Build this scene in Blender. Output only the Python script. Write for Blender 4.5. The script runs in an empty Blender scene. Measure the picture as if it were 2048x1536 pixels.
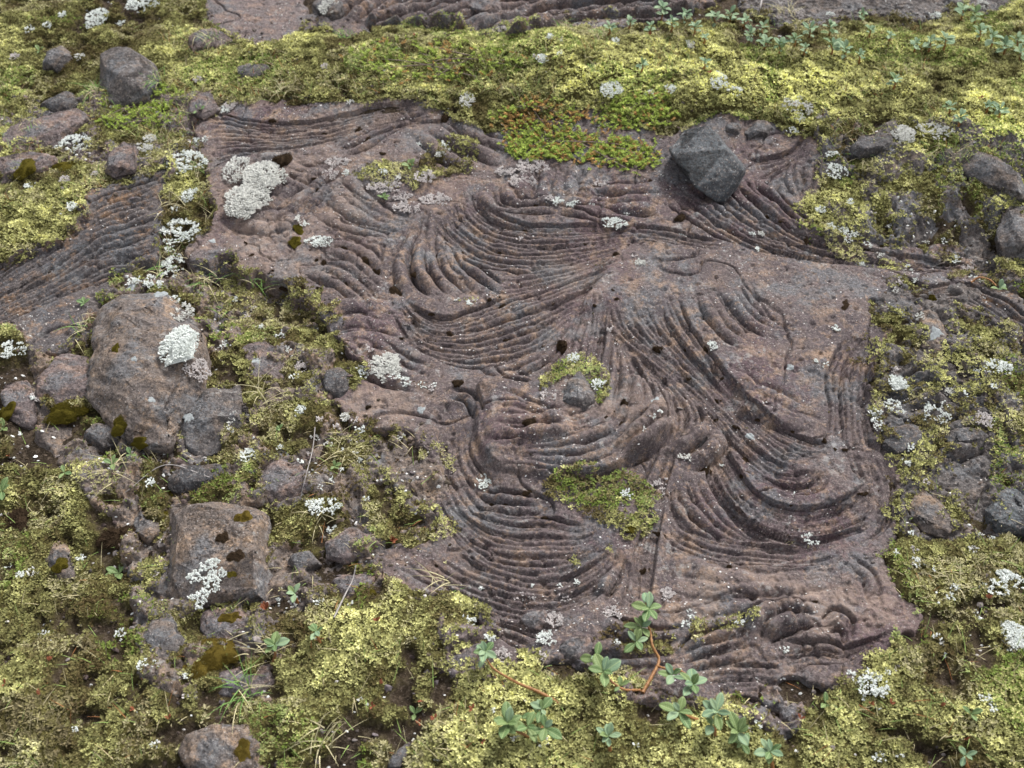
import bpy, bmesh, math, random
import numpy as np
from mathutils import Vector, Matrix
from mathutils.bvhtree import BVHTree

# ------------------------------------------------------------------ camera, light, exposure
scn = bpy.context.scene
R = math.radians
CH, PITCH, HFOV = 1.3, 50.0, 50.0
cam = bpy.data.cameras.new('camera'); camo = bpy.data.objects.new('camera', cam)
scn.collection.objects.link(camo); scn.camera = camo
camo.location = (0, 0, CH); camo.rotation_euler = (R(90 - PITCH), 0, 0)
cam.angle = R(HFOV); cam.clip_start = 0.02; cam.clip_end = 400
cam.dof.use_dof = True; cam.dof.focus_distance = 1.62; cam.dof.aperture_fstop = 6.0
world = bpy.data.worlds.new('World'); scn.world = world; world.use_nodes = True
nt = world.node_tree; nt.nodes.clear()
sky = nt.nodes.new('ShaderNodeTexSky'); sky.sky_type = 'NISHITA'; sky.sun_disc = False
SUN_EL, SUN_AZ = 48.0, 32.0          # azimuth from +y (away from camera), positive = right
sky.sun_elevation = R(SUN_EL); sky.sun_rotation = R(SUN_AZ); sky.dust_density = 3.0; sky.air_density = 1.0
mx = nt.nodes.new('ShaderNodeHueSaturation'); mx.inputs['Saturation'].default_value = 0.2
bg = nt.nodes.new('ShaderNodeBackground'); bg.inputs['Strength'].default_value = 0.10
wo = nt.nodes.new('ShaderNodeOutputWorld')
nt.links.new(sky.outputs[0], mx.inputs['Color']); nt.links.new(mx.outputs[0], bg.inputs[0]); nt.links.new(bg.outputs[0], wo.inputs[0])
sl = bpy.data.lights.new('sun', 'SUN'); sl.energy = 1.5; sl.angle = R(16); sl.color = (1, .965, .91)
so = bpy.data.objects.new('sun', sl); scn.collection.objects.link(so)
az, el = R(SUN_AZ), R(SUN_EL)
sdir = Vector((math.sin(az) * math.cos(el), math.cos(az) * math.cos(el), math.sin(el)))
so.rotation_euler = sdir.to_track_quat('Z', 'Y').to_euler()
scn.view_settings.view_transform = 'Standard'; scn.view_settings.look = 'None'
scn.view_settings.exposure = 1.17; scn.view_settings.gamma = 1.0

rng = np.random.default_rng(11); random.seed(5)
COL = scn.collection

# ------------------------------------------------------------------ noise
def _tab(seed): return np.random.default_rng(seed).random(65536).astype(np.float32)
_T = _tab(3)
def vn(x, y, seed=0):
    x = np.asarray(x, np.float32); y = np.asarray(y, np.float32)
    xi = np.floor(x).astype(np.int32); yi = np.floor(y).astype(np.int32)
    fx = x - xi; fy = y - yi
    fx = fx * fx * (3 - 2 * fx); fy = fy * fy * (3 - 2 * fy)
    def h(a, b): return _T[((a * 73856093) ^ (b * 19349663) ^ (seed * 83492791 + 977)) & 65535]
    a = h(xi, yi); b = h(xi + 1, yi); c = h(xi, yi + 1); d = h(xi + 1, yi + 1)
    return (a + (b - a) * fx) * (1 - fy) + (c + (d - c) * fx) * fy
def fbm(x, y, sc, octv=4, seed=0, gain=.5):
    """noise in -1..1, first octave period sc metres"""
    t = 0; a = 1; s = 0; f = 1.0 / sc
    for o in range(octv):
        t = t + a * (vn(x * f + 17.3 * o, y * f + 9.1 * o, seed + o * 13) * 2 - 1); s += a; a *= gain; f *= 2.03
    return t / s
def vn3(p, seed=0):
    p = np.asarray(p, np.float32); i = np.floor(p).astype(np.int32); f = p - i; f = f * f * (3 - 2 * f)
    def h(a, b, c): return _T[((a * 73856093) ^ (b * 19349663) ^ (c * 83492791) ^ (seed * 7919 + 31)) & 65535]
    r = 0
    for dx in (0, 1):
        for dy in (0, 1):
            for dz in (0, 1):
                w = (f[:, 0] if dx else 1 - f[:, 0]) * (f[:, 1] if dy else 1 - f[:, 1]) * (f[:, 2] if dz else 1 - f[:, 2])
                r = r + w * h(i[:, 0] + dx, i[:, 1] + dy, i[:, 2] + dz)
    return r
def fbm3(p, sc, octv=4, seed=0):
    t = 0; a = 1; s = 0; f = 1 / sc
    for o in range(octv):
        t = t + a * (vn3(p * f + o * 5.7, seed + o) * 2 - 1); s += a; a *= .5; f *= 2.05
    return t / s
def sst(a, b, x):
    t = np.clip((x - a) / (b - a), 0, 1); return t * t * (3 - 2 * t)

# ------------------------------------------------------------------ pixel <-> ground
FP = 1024 / math.tan(R(HFOV / 2)); SP, CP = math.sin(R(PITCH)), math.cos(R(PITCH))
def project(x, y, z):
    dz = z - CH
    Z = y * CP - dz * SP; Y = y * SP + dz * CP
    Z = np.maximum(Z, 1e-3)
    return 1024 + FP * x / Z, 768 - FP * Y / Z
def ray(px, py):
    a = (np.asarray(px, float) - 1024) / FP; b = (768 - np.asarray(py, float)) / FP
    return a, CP + b * SP, -SP + b * CP            # direction x,y,z
def at(px, py, z):
    dx, dy, dz = ray(px, py); t = (z - CH) / dz
    return dx * t, dy * t

# ------------------------------------------------------------------ base grid
RES = 0.0016
gx = np.arange(-1.42, 1.42, RES); gy = np.arange(.34, 2.72, RES)
NX, NY = len(gx), len(gy)
GX, GY = np.meshgrid(gx, gy)          # [iy, ix]
GX = GX.astype(np.float32); GY = GY.astype(np.float32)
def gpt(px, py): x, y = at(px, py, 0.0); return float(x), float(y)
BUMPS = [  # px, py, radius x, radius y (m), height
    (1450, 150, .62, .16, .050), (900, 150, .45, .14, .022), (1950, 300, .30, .20, .035),
    (1930, 480, .16, .09, -.045), (620, 560, .18, .12, -.012), (700, 330, .25, .12, .012),
    (1100, 880, .18, .10, .012), (200, 1150, .25, .14, -.015), (1230, 960, .14, .06, -.008),
    (640, 1400, .25, .12, .012), (1150, 1480, .30, .10, .018), (1900, 1400, .25, .15, .022),
    (1550, 640, .22, .14, .008), (60, 420, .15, .12, .02), (60, 1420, .2, .12, .015)]
H0 = np.zeros_like(GX)
for bx_, by_, rx_, ry_, hh in BUMPS:
    cx, cy = gpt(bx_, by_)
    H0 += hh * np.exp(-((GX - cx) / rx_) ** 2 - ((GY - cy) / ry_) ** 2)
H0 += .012 * fbm(GX, GY, .55, 2, 5)
def look(A, x, y):
    fx = np.clip((np.asarray(x) - gx[0]) / RES, 0, NX - 1.001); fy = np.clip((np.asarray(y) - gy[0]) / RES, 0, NY - 1.001)
    ix = fx.astype(int); iy = fy.astype(int); fx = fx - ix; fy = fy - iy
    return (A[iy, ix] * (1 - fx) + A[iy, ix + 1] * fx) * (1 - fy) + (A[iy + 1, ix] * (1 - fx) + A[iy + 1, ix + 1] * fx) * fy
def G(px, py, A=None, off=0.0):
    """pixel -> point on surface A"""
    A = H0 if A is None else A
    px = np.asarray(px, float); py = np.asarray(py, float)
    z = np.zeros_like(px) + off
    for _ in range(14):
        x, y = at(px, py, z)
        z = .5 * z + .5 * (look(A, x, y) + off)
    return x, y, z
PX, PY = project(GX, GY, H0)
MPP = (np.sqrt(GX ** 2 + GY ** 2 + (CH - H0) ** 2)) / FP        # metres per pixel

# ------------------------------------------------------------------ polygons -> signed distance (metres, + inside)
SUBS = 6
def sdf_poly(poly):
    """signed distance in pixel space on a coarse grid, upsampled, converted to metres"""
    X = PX[::SUBS, ::SUBS]; Y = PY[::SUBS, ::SUBS]
    P = np.array(poly, float); Q = np.roll(P, -1, 0)
    d2 = np.full(X.shape, 1e12); ins = np.zeros(X.shape, bool)
    for (x0, y0), (x1, y1) in zip(P, Q):
        ex, ey = x1 - x0, y1 - y0; L = ex * ex + ey * ey + 1e-9
        t = np.clip(((X - x0) * ex + (Y - y0) * ey) / L, 0, 1)
        d2 = np.minimum(d2, (X - x0 - t * ex) ** 2 + (Y - y0 - t * ey) ** 2)
        c = ((y0 <= Y) != (y1 <= Y)); xx = x0 + (Y - y0) / (ey if ey else 1e-9) * ex
        ins ^= c & (X < xx)
    d = np.sqrt(d2) * np.where(ins, 1, -1)
    d = d.astype(np.float32)
    iy = np.minimum(np.arange(NY) / SUBS, d.shape[0] - 1.001); ix = np.minimum(np.arange(NX) / SUBS, d.shape[1] - 1.001)
    a = iy.astype(int); fa = (iy - a)[:, None].astype(np.float32); b = ix.astype(int); fb = (ix - b)[None, :].astype(np.float32)
    r = d[a] * (1 - fa) + d[a + 1] * fa
    r = r[:, b] * (1 - fb) + r[:, b + 1] * fb
    return r * MPP

SLABS = {
 'main': [(440,203),(500,196),(620,205),(700,202),(800,195),(860,205),(905,235),(950,255),(1010,255),(1060,230),(1150,215),(1270,245),(1345,262),(1390,240),(1500,232),(1560,262),(1590,272),(1640,285),(1630,350),(1618,400),(1640,450),(1700,484),(1800,497),(1960,508),(1972,556),(1850,566),(1775,572),(1752,600),(1752,640),(1775,660),(1762,690),(1748,740),(1745,830),(1765,870),(1790,920),(1800,960),(1790,1000),(1785,1070),(1778,1110),(1795,1160),(1850,1205),(1852,1235),(1795,1268),(1785,1290),(1740,1310),(1720,1345),(1650,1372),(1600,1352),(1560,1362),(1565,1420),(1500,1402),(1440,1385),(1350,1395),(1320,1352),(1200,1350),(1130,1330),(1050,1320),(960,1335),(890,1330),(930,1290),(980,1262),(960,1232),(905,1190),(850,1178),(800,1172),(735,1122),(745,1096),(830,1100),(875,1085),(893,1050),(860,1000),(882,960),(870,900),(850,870),(780,850),(720,828),(665,802),(655,775),(700,758),(735,742),(700,700),(668,640),(652,602),(600,590),(555,560),(475,520),(470,512),(385,508),(382,475),(402,440),(430,420),(425,360),(412,310),(400,262)],
 'left': [(190,372),(330,345),(345,380),(332,430),(312,470),(292,520),(245,560),(190,600),(172,650),(110,702),(60,690),(20,662),(-80,665),(-400,700),(-400,560),(-60,540),(30,520),(110,490),(132,452),(172,430),(165,400)],
 'topmid': [(640,-200),(635,-10),(620,30),(700,62),(780,40),(900,58),(1000,72),(1060,60),(1150,52),(1250,46),(1330,30),(1500,-30),(1520,-200)],
 'topleft': [(400,-60),(560,-60),(612,0),(628,42),(570,72),(520,95),(450,74),(415,44)],
 'topright': [(1430,-100),(1490,22),(1560,48),(1640,42),(1700,22),(1850,42),(1940,22),(2048,8),(2200,-100)],
 'farright': [(1800,580),(1880,562),(1950,560),(2010,590),(2060,620),(2200,700),(2200,860),(2060,700),(2000,640),(1930,605),(1860,612),(1790,620)],
 'rubble': [(1765,760),(1800,720),(1860,690),(1900,720),(1960,745),(1990,800),(2010,850),(1990,930),(1940,975),(1870,960),(1810,930),(1785,880),(1765,830)],
}
# step height of slab edge over the soil
DEPTH = np.full_like(GX, .012)
for bx_, by_, r_, hh in [(470, 545, 110, .040), (600, 600, 60, .022), (410, 300, 50, .015), (720, 840, 90, .012), (1740, 830, 60, .004), (250, 640, 80, .01)]:
    DEPTH += hh * np.exp(-((PX - bx_) ** 2 + (PY - by_) ** 2) / r_ ** 2)

# ------------------------------------------------------------------ ropes of the lava (centre lines read off the photo, laid on the ground)
ROPES = np.zeros_like(GX); COV = np.zeros_like(GX)
def cat(P, n):
    P = np.asarray(P, float); P = np.vstack([2 * P[0] - P[1], P, 2 * P[-1] - P[-2]])
    m = len(P) - 3; u = np.linspace(0, m - 1e-6, n); i = u.astype(int); t = (u - i)[:, None]
    p0, p1, p2, p3 = P[i], P[i + 1], P[i + 2], P[i + 3]
    return .5 * (2 * p1 + (p2 - p0) * t + (2 * p0 - 5 * p1 + 4 * p2 - p3) * t * t + (3 * p1 - p0 - 3 * p2 + p3) * t ** 3)
def splat(xy, r, amp=1.0, fade=None):
    """round ridge of radius r (metres, per sample) along xy"""
    K = int(min(np.max(r) * 1.7 / RES + 1, 15)); o = np.arange(-K, K + 1)
    ix = np.round((xy[:, 0] - gx[0]) / RES).astype(int); iy = np.round((xy[:, 1] - gy[0]) / RES).astype(int)
    IX = ix[:, None, None] + o[None, None, :]; IY = iy[:, None, None] + o[None, :, None]
    IX, IY = np.broadcast_arrays(IX, IY)
    ok = (IX >= 0) & (IX < NX) & (IY >= 0) & (IY < NY)
    IXc = np.clip(IX, 0, NX - 1); IYc = np.clip(IY, 0, NY - 1)
    d = np.sqrt((gx[IXc] - xy[:, 0, None, None]) ** 2 + (gy[IYc] - xy[:, 1, None, None]) ** 2)
    q = d / r[:, None, None]
    fd = (np.ones(len(r)) if fade is None else fade)[:, None, None]
    h = np.where(q < 1, np.sqrt(np.clip(1 - q * q, 0, 1)), 0) * r[:, None, None] * amp * fd
    c = sst(0, 1, np.clip(1.7 - q, 0, 1)) * min(1, amp) * fd
    m = ok & (q < 1.7)
    np.maximum.at(ROPES, (IYc[m], IXc[m]), h[m].astype(np.float32))
    np.maximum.at(COV, (IYc[m], IXc[m]), c[m].astype(np.float32))
_rid = [0]
def rope(xy, r, amp=1.0, wob=1.0, brk=True):
    _rid[0] += 1; k = _rid[0]
    seg = np.r_[0, np.cumsum(np.hypot(*np.diff(xy, axis=0).T))]; L = seg[-1]
    n = max(int(L / .0018), 4); s = np.linspace(0, L, n)
    x = np.interp(s, seg, xy[:, 0]); y = np.interp(s, seg, xy[:, 1]); rr = np.interp(s, seg, r)
    tx = np.gradient(x); ty = np.gradient(y); tl = np.hypot(tx, ty) + 1e-9
    w = (fbm(s, s * 0 + k * 3.1, .09, 3, 2)) * rr * .6 * wob
    x = x - ty / tl * w; y = y + tx / tl * w
    rr = rr * (1 + .22 * fbm(s, s * 0 + k * 7.7, .05, 2, 8))
    # knots and breaks along the rope
    lump = .88 + .12 * np.clip(fbm(s, s * 0 + k * 1.7, .022, 2, 21) * 2.2 + .6, -1, 1)
    keep = np.ones(n, bool)
    if brk and L > .08:
        for _ in range(rng.poisson(L / .4)):
            b = rng.uniform(0, L); lump = lump * (1 - .55 * np.exp(-((s - b) / .004) ** 2))
    e = np.minimum(s, L - s); fade = sst(-.004, min(.05, L * .25), e) ** .8
    splat(np.c_[x, y], np.maximum(rr * lump, RES * .9), amp, fade)
def pxline(P, n=60):
    C = cat(P, n); x, y, z = G(C[:, 0], C[:, 1]); return np.c_[x, y]
def family(A, B, n, amp=1.0, fat=.545, rmax=.0165, trim=.06, wob=1.0):
    A = pxline(A, 90); B = pxline(B, 90)
    T_ = np.gradient((A + B) / 2, axis=0); T_ /= np.hypot(*T_.T)[:, None] + 1e-9
    sp = np.abs((A - B)[:, 0] * T_[:, 1] - (A - B)[:, 1] * T_[:, 0]) / max(n - 1, 1)
    for i in range(n):
        t = i / max(n - 1, 1)
        if 0 < i < n - 1: t += rng.uniform(-.3, .3) / (n - 1)
        xy = A * (1 - t) + B * t
        f = rng.uniform(.82, 1.15) * fat
        a = int(rng.uniform(0, trim) * 90); b = 90 - int(rng.uniform(0, trim) * 90)
        rope(xy[a:b], np.clip(sp[a:b] * f, .0022, rmax), amp * rng.uniform(.84, 1.14), wob)
def single(P, rpx, amp=1.0):
    xy = pxline(P); m = look(MPP, xy[:, 0], xy[:, 1]); rope(xy, m * rpx, amp)
FAM = [
 # upper swirl hooking right to the knot
 ([(952,375),(958,405),(1000,434),(1060,450),(1140,450),(1240,446),(1330,455)], [(850,425),(890,478),(950,523),(1010,538),(1100,534),(1180,515),(1250,492),(1312,472)], 11, 1.0),
 ([(973,380),(978,408),(1020,416),(1061,418),(1130,418)], [(1010,372),(1015,398),(1050,404),(1090,400),(1130,402)], 2, .7),
 # lower swirl
 ([(812,603),(850,625),(897,636),(951,620),(1006,598),(1074,576),(1143,549),(1211,527),(1238,519)], [(778,630),(818,682),(869,713),(938,729),(1006,721),(1061,705),(1104,674),(1140,631),(1168,578)], 11, 1.05),
 ([(1000,557),(1047,549),(1102,538),(1156,524),(1225,508)], [(968,586),(1006,588),(1056,574),(1110,560),(1230,516)], 4, .9),
 # bands running down on the left
 ([(835,448),(815,490),(803,530),(808,565),(830,594)], [(900,470),(920,520),(950,550),(985,570),(1010,582)], 6, .95),
 ([(850,420),(845,460),(835,500),(840,540)], [(880,440),(880,490),(890,525),(905,545)], 3, .8),
 # spokes under the knot
 ([(1168,578),(1142,631),(1108,677),(1061,713),(979,740)], [(1175,585),(1155,640),(1128,690),(1085,735),(1030,765)], 3, 1.0),
 ([(1180,585),(1170,631),(1156,672),(1145,720)], [(1212,595),(1208,640),(1205,690),(1190,745)], 5, 1.0),
 ([(1212,595),(1218,640),(1228,690),(1222,760),(1205,830)], [(1225,610),(1250,680),(1280,750),(1296,800),(1288,845)], 4, 1.0),
 ([(1232,640),(1265,700),(1310,760),(1338,820),(1330,880),(1300,925)], [(1262,685),(1310,725),(1365,775),(1396,825),(1385,858),(1348,868)], 5, 1.0),
 ([(1318,817),(1290,850),(1227,905)], [(1340,850),(1300,885),(1245,925)], 2, 1.2),
 ([(1260,790),(1245,830),(1215,880)], [(1300,840),(1262,880),(1220,915)], 3, .8),
 # long S band falling to the right
 ([(1345,587),(1370,640),(1410,695),(1450,745),(1490,790),(1540,835),(1590,868),(1640,885),(1690,880)], [(1208,612),(1225,648),(1270,688),(1322,728),(1378,780),(1428,830),(1468,885),(1520,935),(1600,975)], 12, 1.1),
 ([(1500,900),(1540,932),(1583,950),(1625,945)], [(1490,925),(1530,955),(1588,982),(1635,975),(1655,945)], 4, 1.0),
 # bowl
 ([(1425,850),(1448,885),(1470,925),(1500,970),(1545,1004),(1600,1018),(1660,1008),(1710,985),(1755,945)], [(1412,885),(1412,930),(1428,980),(1465,1030),(1530,1068),(1600,1085),(1670,1075),(1735,1050),(1785,1000)], 11, 1.05),
 ([(1400,950),(1418,985),(1450,1030),(1500,1065),(1560,1088)], [(1342,960),(1355,1010),(1380,1045),(1425,1066),(1485,1082)], 4, .95),
 ([(1338,985),(1356,1030),(1385,1056),(1430,1076),(1500,1086),(1580,1096),(1690,1088)], [(1318,1045),(1350,1080),(1388,1098),(1435,1112),(1505,1120),(1580,1124),(1690,1118)], 4, .95),
 # right vertical bands
 ([(1712,662),(1680,705),(1662,760),(1668,810),(1666,860),(1660,910)], [(1766,668),(1748,712),(1742,765),(1738,815),(1745,865),(1770,925)], 6, .9),
 ([(1700,880),(1712,930),(1735,970),(1730,1015),(1700,1050)], [(1775,905),(1795,950),(1792,1000),(1770,1050),(1720,1090)], 6, .8),
 # fold ropes left of the bowl and under the raised plate
 ([(1332,880),(1312,920),(1288,968),(1275,1000)], [(1352,888),(1338,930),(1318,980),(1312,1010)], 3, 1.1),
 ([(1311,1010),(1282,1070),(1270,1113),(1272,1168),(1250,1232)], [(1328,1012),(1312,1080),(1306,1130),(1300,1190),(1318,1240)], 5, 1.1),
 ([(1405,850),(1385,870),(1350,890)], [(1440,870),(1415,905),(1380,925)], 2, .9),
 ([(985,800),(1040,815),(1100,835),(1150,840),(1205,822)], [(978,905),(1040,895),(1110,880),(1170,870),(1240,835)], 4, .55),
 ([(975,905),(1040,898),(1110,892),(1180,878),(1250,850)], [(985,935),(1050,930),(1110,940),(1175,948),(1240,925)], 4, .8),
 # nested bowl at the bottom
 ([(893,949),(925,990),(970,1022),(1030,1038),(1090,1036),(1150,1050),(1180,1055)], [(860,1000),(905,1062),(955,1112),(1010,1140),(1080,1150),(1150,1128),(1230,1085)], 9, 1.05),
 ([(940,960),(985,985),(1040,995),(1100,1000)], [(915,975),(960,1008),(1030,1026),(1110,1020)], 3, .9),
 ([(904,1102),(953,1135),(1019,1157),(1073,1165),(1128,1160),(1183,1135),(1240,1090)], [(790,1120),(870,1165),(950,1200),(1030,1222),(1110,1225),(1185,1195),(1262,1125)], 6, 1.05),
 ([(880,845),(884,895),(892,950),(925,1005),(985,1060)], [(940,845),(932,880),(945,920),(975,958),(985,975)], 5, .95),
 ([(1195,1190),(1225,1150),(1245,1110)], [(1240,1230),(1260,1180),(1265,1130)], 3, 1.0),
 # upper left plate
 ([(418,232),(480,240),(550,248),(620,243),(690,229),(760,210),(840,204)], [(412,325),(486,307),(554,301),(622,291),(690,272),(760,246),(850,226)], 11, 1.35),
 ([(640,302),(690,280),(740,256),(800,236),(862,228)], [(668,314),(722,294),(772,264),(832,244),(905,240)], 3, .9),
 ([(540,425),(585,378),(640,338),(705,318)], [(570,445),(622,402),(662,370),(700,340)], 3, .55),
 ([(760,470),(772,510),(765,560),(745,600)], [(800,480),(805,520),(795,560),(775,600)], 3, .5),
 # left slab
 ([(-200,620),(-60,565),(60,495),(180,408),(250,380),(340,350)], [(-200,700),(-60,668),(60,617),(180,566),(250,546),(325,528)], 16, 1.05),
 # under and right of the grey block
 ([(1240,446),(1310,455),(1380,470),(1450,486)], [(1240,464),(1310,472),(1380,485),(1450,496)], 3, 1.0),
 ([(1512,352),(1556,398),(1610,440),(1670,474),(1760,500),(1850,514),(1945,528)], [(1330,392),(1370,425),(1412,452),(1470,480),(1560,508),(1680,526),(1900,548)], 11, 1.15),
 ([(1490,322),(1540,315),(1588,298),(1612,268)], [(1568,410),(1552,372),(1585,345),(1640,332)], 7, .9),
 ([(1590,300),(1580,350),(1600,400)], [(1635,300),(1620,350),(1620,410)], 3, .7),
 # right strip
 ([(1805,588),(1870,570),(1935,568),(1995,592),(2050,628),(2150,700)], [(1800,612),(1860,594),(1925,594),(1985,625),(2040,680),(2120,770)], 5, 1.0),
 # faint ropes on the smooth part
 ([(1400,578),(1420,620),(1452,658),(1495,690)], [(1470,568),(1490,602),(1520,635),(1565,655)], 4, .6),
 ([(1455,745),(1510,778),(1560,800),(1610,825)], [(1470,800),(1520,820),(1570,838),(1620,850)], 2, .5),
 ([(1060,340),(1050,370),(1040,395)], [(1180,335),(1170,370),(1180,400)], 5, .5),
 # far ropes behind the moss ridge
 ([(700,50),(860,10),(1000,-30),(1150,-60),(1300,-70)], [(1010,78),(1080,52),(1160,36),(1260,30),(1420,12)], 8, 1.1),
 ([(640,40),(700,10),(760,-20),(800,-60)], [(760,50),(800,20),(860,-10),(900,-50)], 4, .8),
 # bottom outcrop
 ([(1348,1305),(1416,1272),(1484,1250)], [(1360,1340),(1430,1318),(1500,1300)], 3, 1.2),
 ([(1500,1290),(1512,1240),(1550,1220),(1600,1216),(1645,1220)], [(1530,1285),(1545,1258),(1575,1245),(1605,1240),(1640,1240)], 2, 1.2),
 ([(1553,1293),(1655,1287),(1700,1293),(1785,1266)], [(1560,1340),(1620,1320),(1680,1318),(1740,1300)], 3, 1.1),
 ([(1370,1355),(1440,1338),(1520,1335),(1580,1352)], [(1420,1395),(1470,1375),(1520,1375),(1560,1405)], 4, .9),
 ([(1130,1300),(1200,1310),(1280,1300),(1340,1310)], [(1120,1330),(1200,1340),(1280,1335),(1330,1350)], 3, 1.0),
 ([(985,1228),(1040,1240),(1090,1262)], [(970,1250),(1020,1275),(1060,1300)], 3, 1.0),
 ([(1640,1245),(1670,1225),(1700,1240),(1700,1275)], [(1655,1255),(1675,1245),(1690,1255),(1690,1280)], 2, 1.0),
 ([(1800,760),(1860,745),(1900,760)], [(1810,800),(1870,790),(1910,800)], 3, .8),
 ([(1890,860),(1940,845),(1980,850)], [(1880,900),(1930,900),(1975,885)], 3, 1.0),

 ([(560,350),(600,372),(640,372)], [(590,330),(640,345),(680,330)], 3, .7),
 ([(470,345),(520,335),(580,330)], [(455,440),(520,455),(600,440)], 6, .35),
 ([(650,480),(720,500),(790,560)], [(600,540),(680,570),(760,640)], 5, .55),
 ([(700,650),(780,700),(860,745)], [(690,700),(760,745),(840,775)], 3, .7),
 ([(690,345),(740,400),(790,430),(835,440)], [(640,420),(690,450),(750,465),(810,470)], 4, .5),
 ([(620,640),(700,610),(770,615)], [(660,700),(720,700),(790,720)], 4, .45),
 ([(1090,345),(1150,372),(1230,378),(1320,372)], [(1110,400),(1180,400),(1250,412),(1330,420)], 3, .6),
 ([(1340,1130),(1440,1150),(1560,1150),(1680,1140)], [(1350,1220),(1440,1215),(1560,1200),(1690,1190)], 3, .4),
 ([(1200,1250),(1290,1265),(1380,1262)], [(1210,1330),(1290,1320),(1360,1310)], 3, .9),
 ([(905,240),(960,275),(1040,300)], [(840,270),(890,310),(960,340)], 3, .6),
 ([(985,838),(1030,850),(1085,846),(1140,832)], [(980,870),(1030,876),(1090,872),(1150,856)], 2, .9),
]
for f in FAM: family(*f)
for P, r_, a_ in [([(1110,418),(1160,424),(1215,436),(1262,447)], 11, .9), ([(1470,770),(1530,800),(1590,835),(1640,850)], 16, .4),
                  ([(960,720),(1000,755),(1050,762),(1120,740)], 13, .8), ([(905,785),(940,795),(960,825)], 12, 1.1),
                  ([(1490,560),(1540,640),(1600,660)], 7, .4), ([(1700,1120),(1740,1150),(1750,1200)], 12, .6)]: single(P, r_, a_)

# ------------------------------------------------------------------ slab tops and soil
warp = (.022 + .014 * sst(1600, 1720, PX)) * fbm(GX, GY, .06, 4, 40) + .006 * (1 - 2 * np.abs(fbm(GX, GY, .03, 2, 41)))
INS = {k: sdf_poly(p) + warp for k, p in SLABS.items()}
slab_any = np.max(np.stack([v for v in INS.values()]), 0)
COVs = COV * sst(-.002, .01, slab_any)
coarse = .0045 * fbm(GX, GY, .11, 3, 50) + .0022 * fbm(GX, GY, .035, 3, 51)
ridg = 1 - np.abs(fbm(GX, GY, .05, 3, 52))
pits = np.clip(fbm(GX, GY, .011, 2, 54) - .38, 0, 1) * .010
fine = .0016 * fbm(GX, GY, .010, 4, 53)
rough_reg = np.exp(-((PX - 560) ** 2 / 190 ** 2 + (PY - 470) ** 2 / 90 ** 2)) * 1.1 + .45 * np.exp(-((PX - 1560) ** 2 / 300 ** 2 + (PY - 1180) ** 2 / 60 ** 2)) + .4 * np.exp(-((PX - 760) ** 2 / 140 ** 2 + (PY - 790) ** 2 / 60 ** 2)) + .5 * np.exp(-((PX - 1250) ** 2 / 300 ** 2 + (PY - 350) ** 2 / 60 ** 2)) + np.exp(-((PX - 1870) ** 2 / 110 ** 2 + (PY - 830) ** 2 / 130 ** 2)) * 1.5 \
          + np.exp(-((PX - 1600) ** 2 / 260 ** 2 + (PY - 1270) ** 2 / 60 ** 2)) + .6 * np.exp(-((PX - 700) ** 2 / 80 ** 2 + (PY - 560) ** 2 / 80 ** 2)) + .5 * np.exp(-((PX - 1720) ** 2 / 50 ** 2 + (PY - 900) ** 2 / 200 ** 2))
# cracks: thin grooves where a warped noise crosses zero
ck = fbm(GX + .02 * fbm(GX, GY, .05, 2, 61), GY, .16, 2, 60)
crack = np.exp(-(ck / .012) ** 2) * .006 * (1 - .8 * COVs)
HS = H0 + coarse * (1 - .4 * COVs) + fine - pits - crack - .0182 * COVs + ROPES * 2.2 \
     + rough_reg * (.006 * fbm(GX, GY, .03, 4, 56) - .004 * (ridg > .93))
# raised plate edge in the middle (overhanging broken crust) and bits of relief
plate = sdf_poly([(965,760),(1060,770),(1200,745),(1290,760),(1345,800),(1345,850),(1300,900),(1240,935),(1180,950),(1110,935),(1050,940),(975,930),(955,870)]) + warp * .6
HS = HS + .016 * sst(-.004, .006, plate)
hol = sdf_poly([(880,830),(965,800),(975,930),(990,980),(950,1000),(900,960)]) + warp
HS = HS - .008 * sst(-.01, .012, hol)
# soil and moss mat ------------------------------------------------
ROWS = """mmomsmoo........oo......sssssmoy
ymsmoyyyyyoooyyyyyyYYYYoooyyyyyo
ymosyyyyyymyyyyyyYYYYYYYYYyyyoyy
ymmooooymsmmoooooyyYYYYYYYYyyyYY
ymmooomsmmmm..moooyyosmmyysyyyYY
ssoooymmm...mmoooo......symyyymy
yyysssmm................smyyosmy
yysssmmm................symmssss
ssssmmmmms...............sysssso
sssssmmmmms................mmsss
ymssss.mmmms...............smyym
smsssssmmmss...............ssymm
smssssssmmss...............ssssm
mmsssssmsomm...............sssso
mmmmssssmmmo...............smmoo
omymsssmmmmoo.............smsmsm
msoossssmsmmm..............smsss
oossmssssmsmm..............ssooo
oommmmssssmsymm.............oomm
oommmsssmmyyymm.............mooo
ommommssmoyyymyyymm.......mmoooo
yoommmssmoyyssyyyyyymm....moomyy
oommmssmoyymsmyyyyyymyyymoyooyyy
oooomsmmsmssmyyyyyyyyyyyoyyoosoy""".split('\n')
DEN = {'Y': .96, 'y': .78, 'o': .66, 'm': .54, 's': .50, '.': .34}
YEL = {'Y': 1.0, 'y': .78, 'o': .45, 'm': .36, 's': .25, '.': .3}
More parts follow.
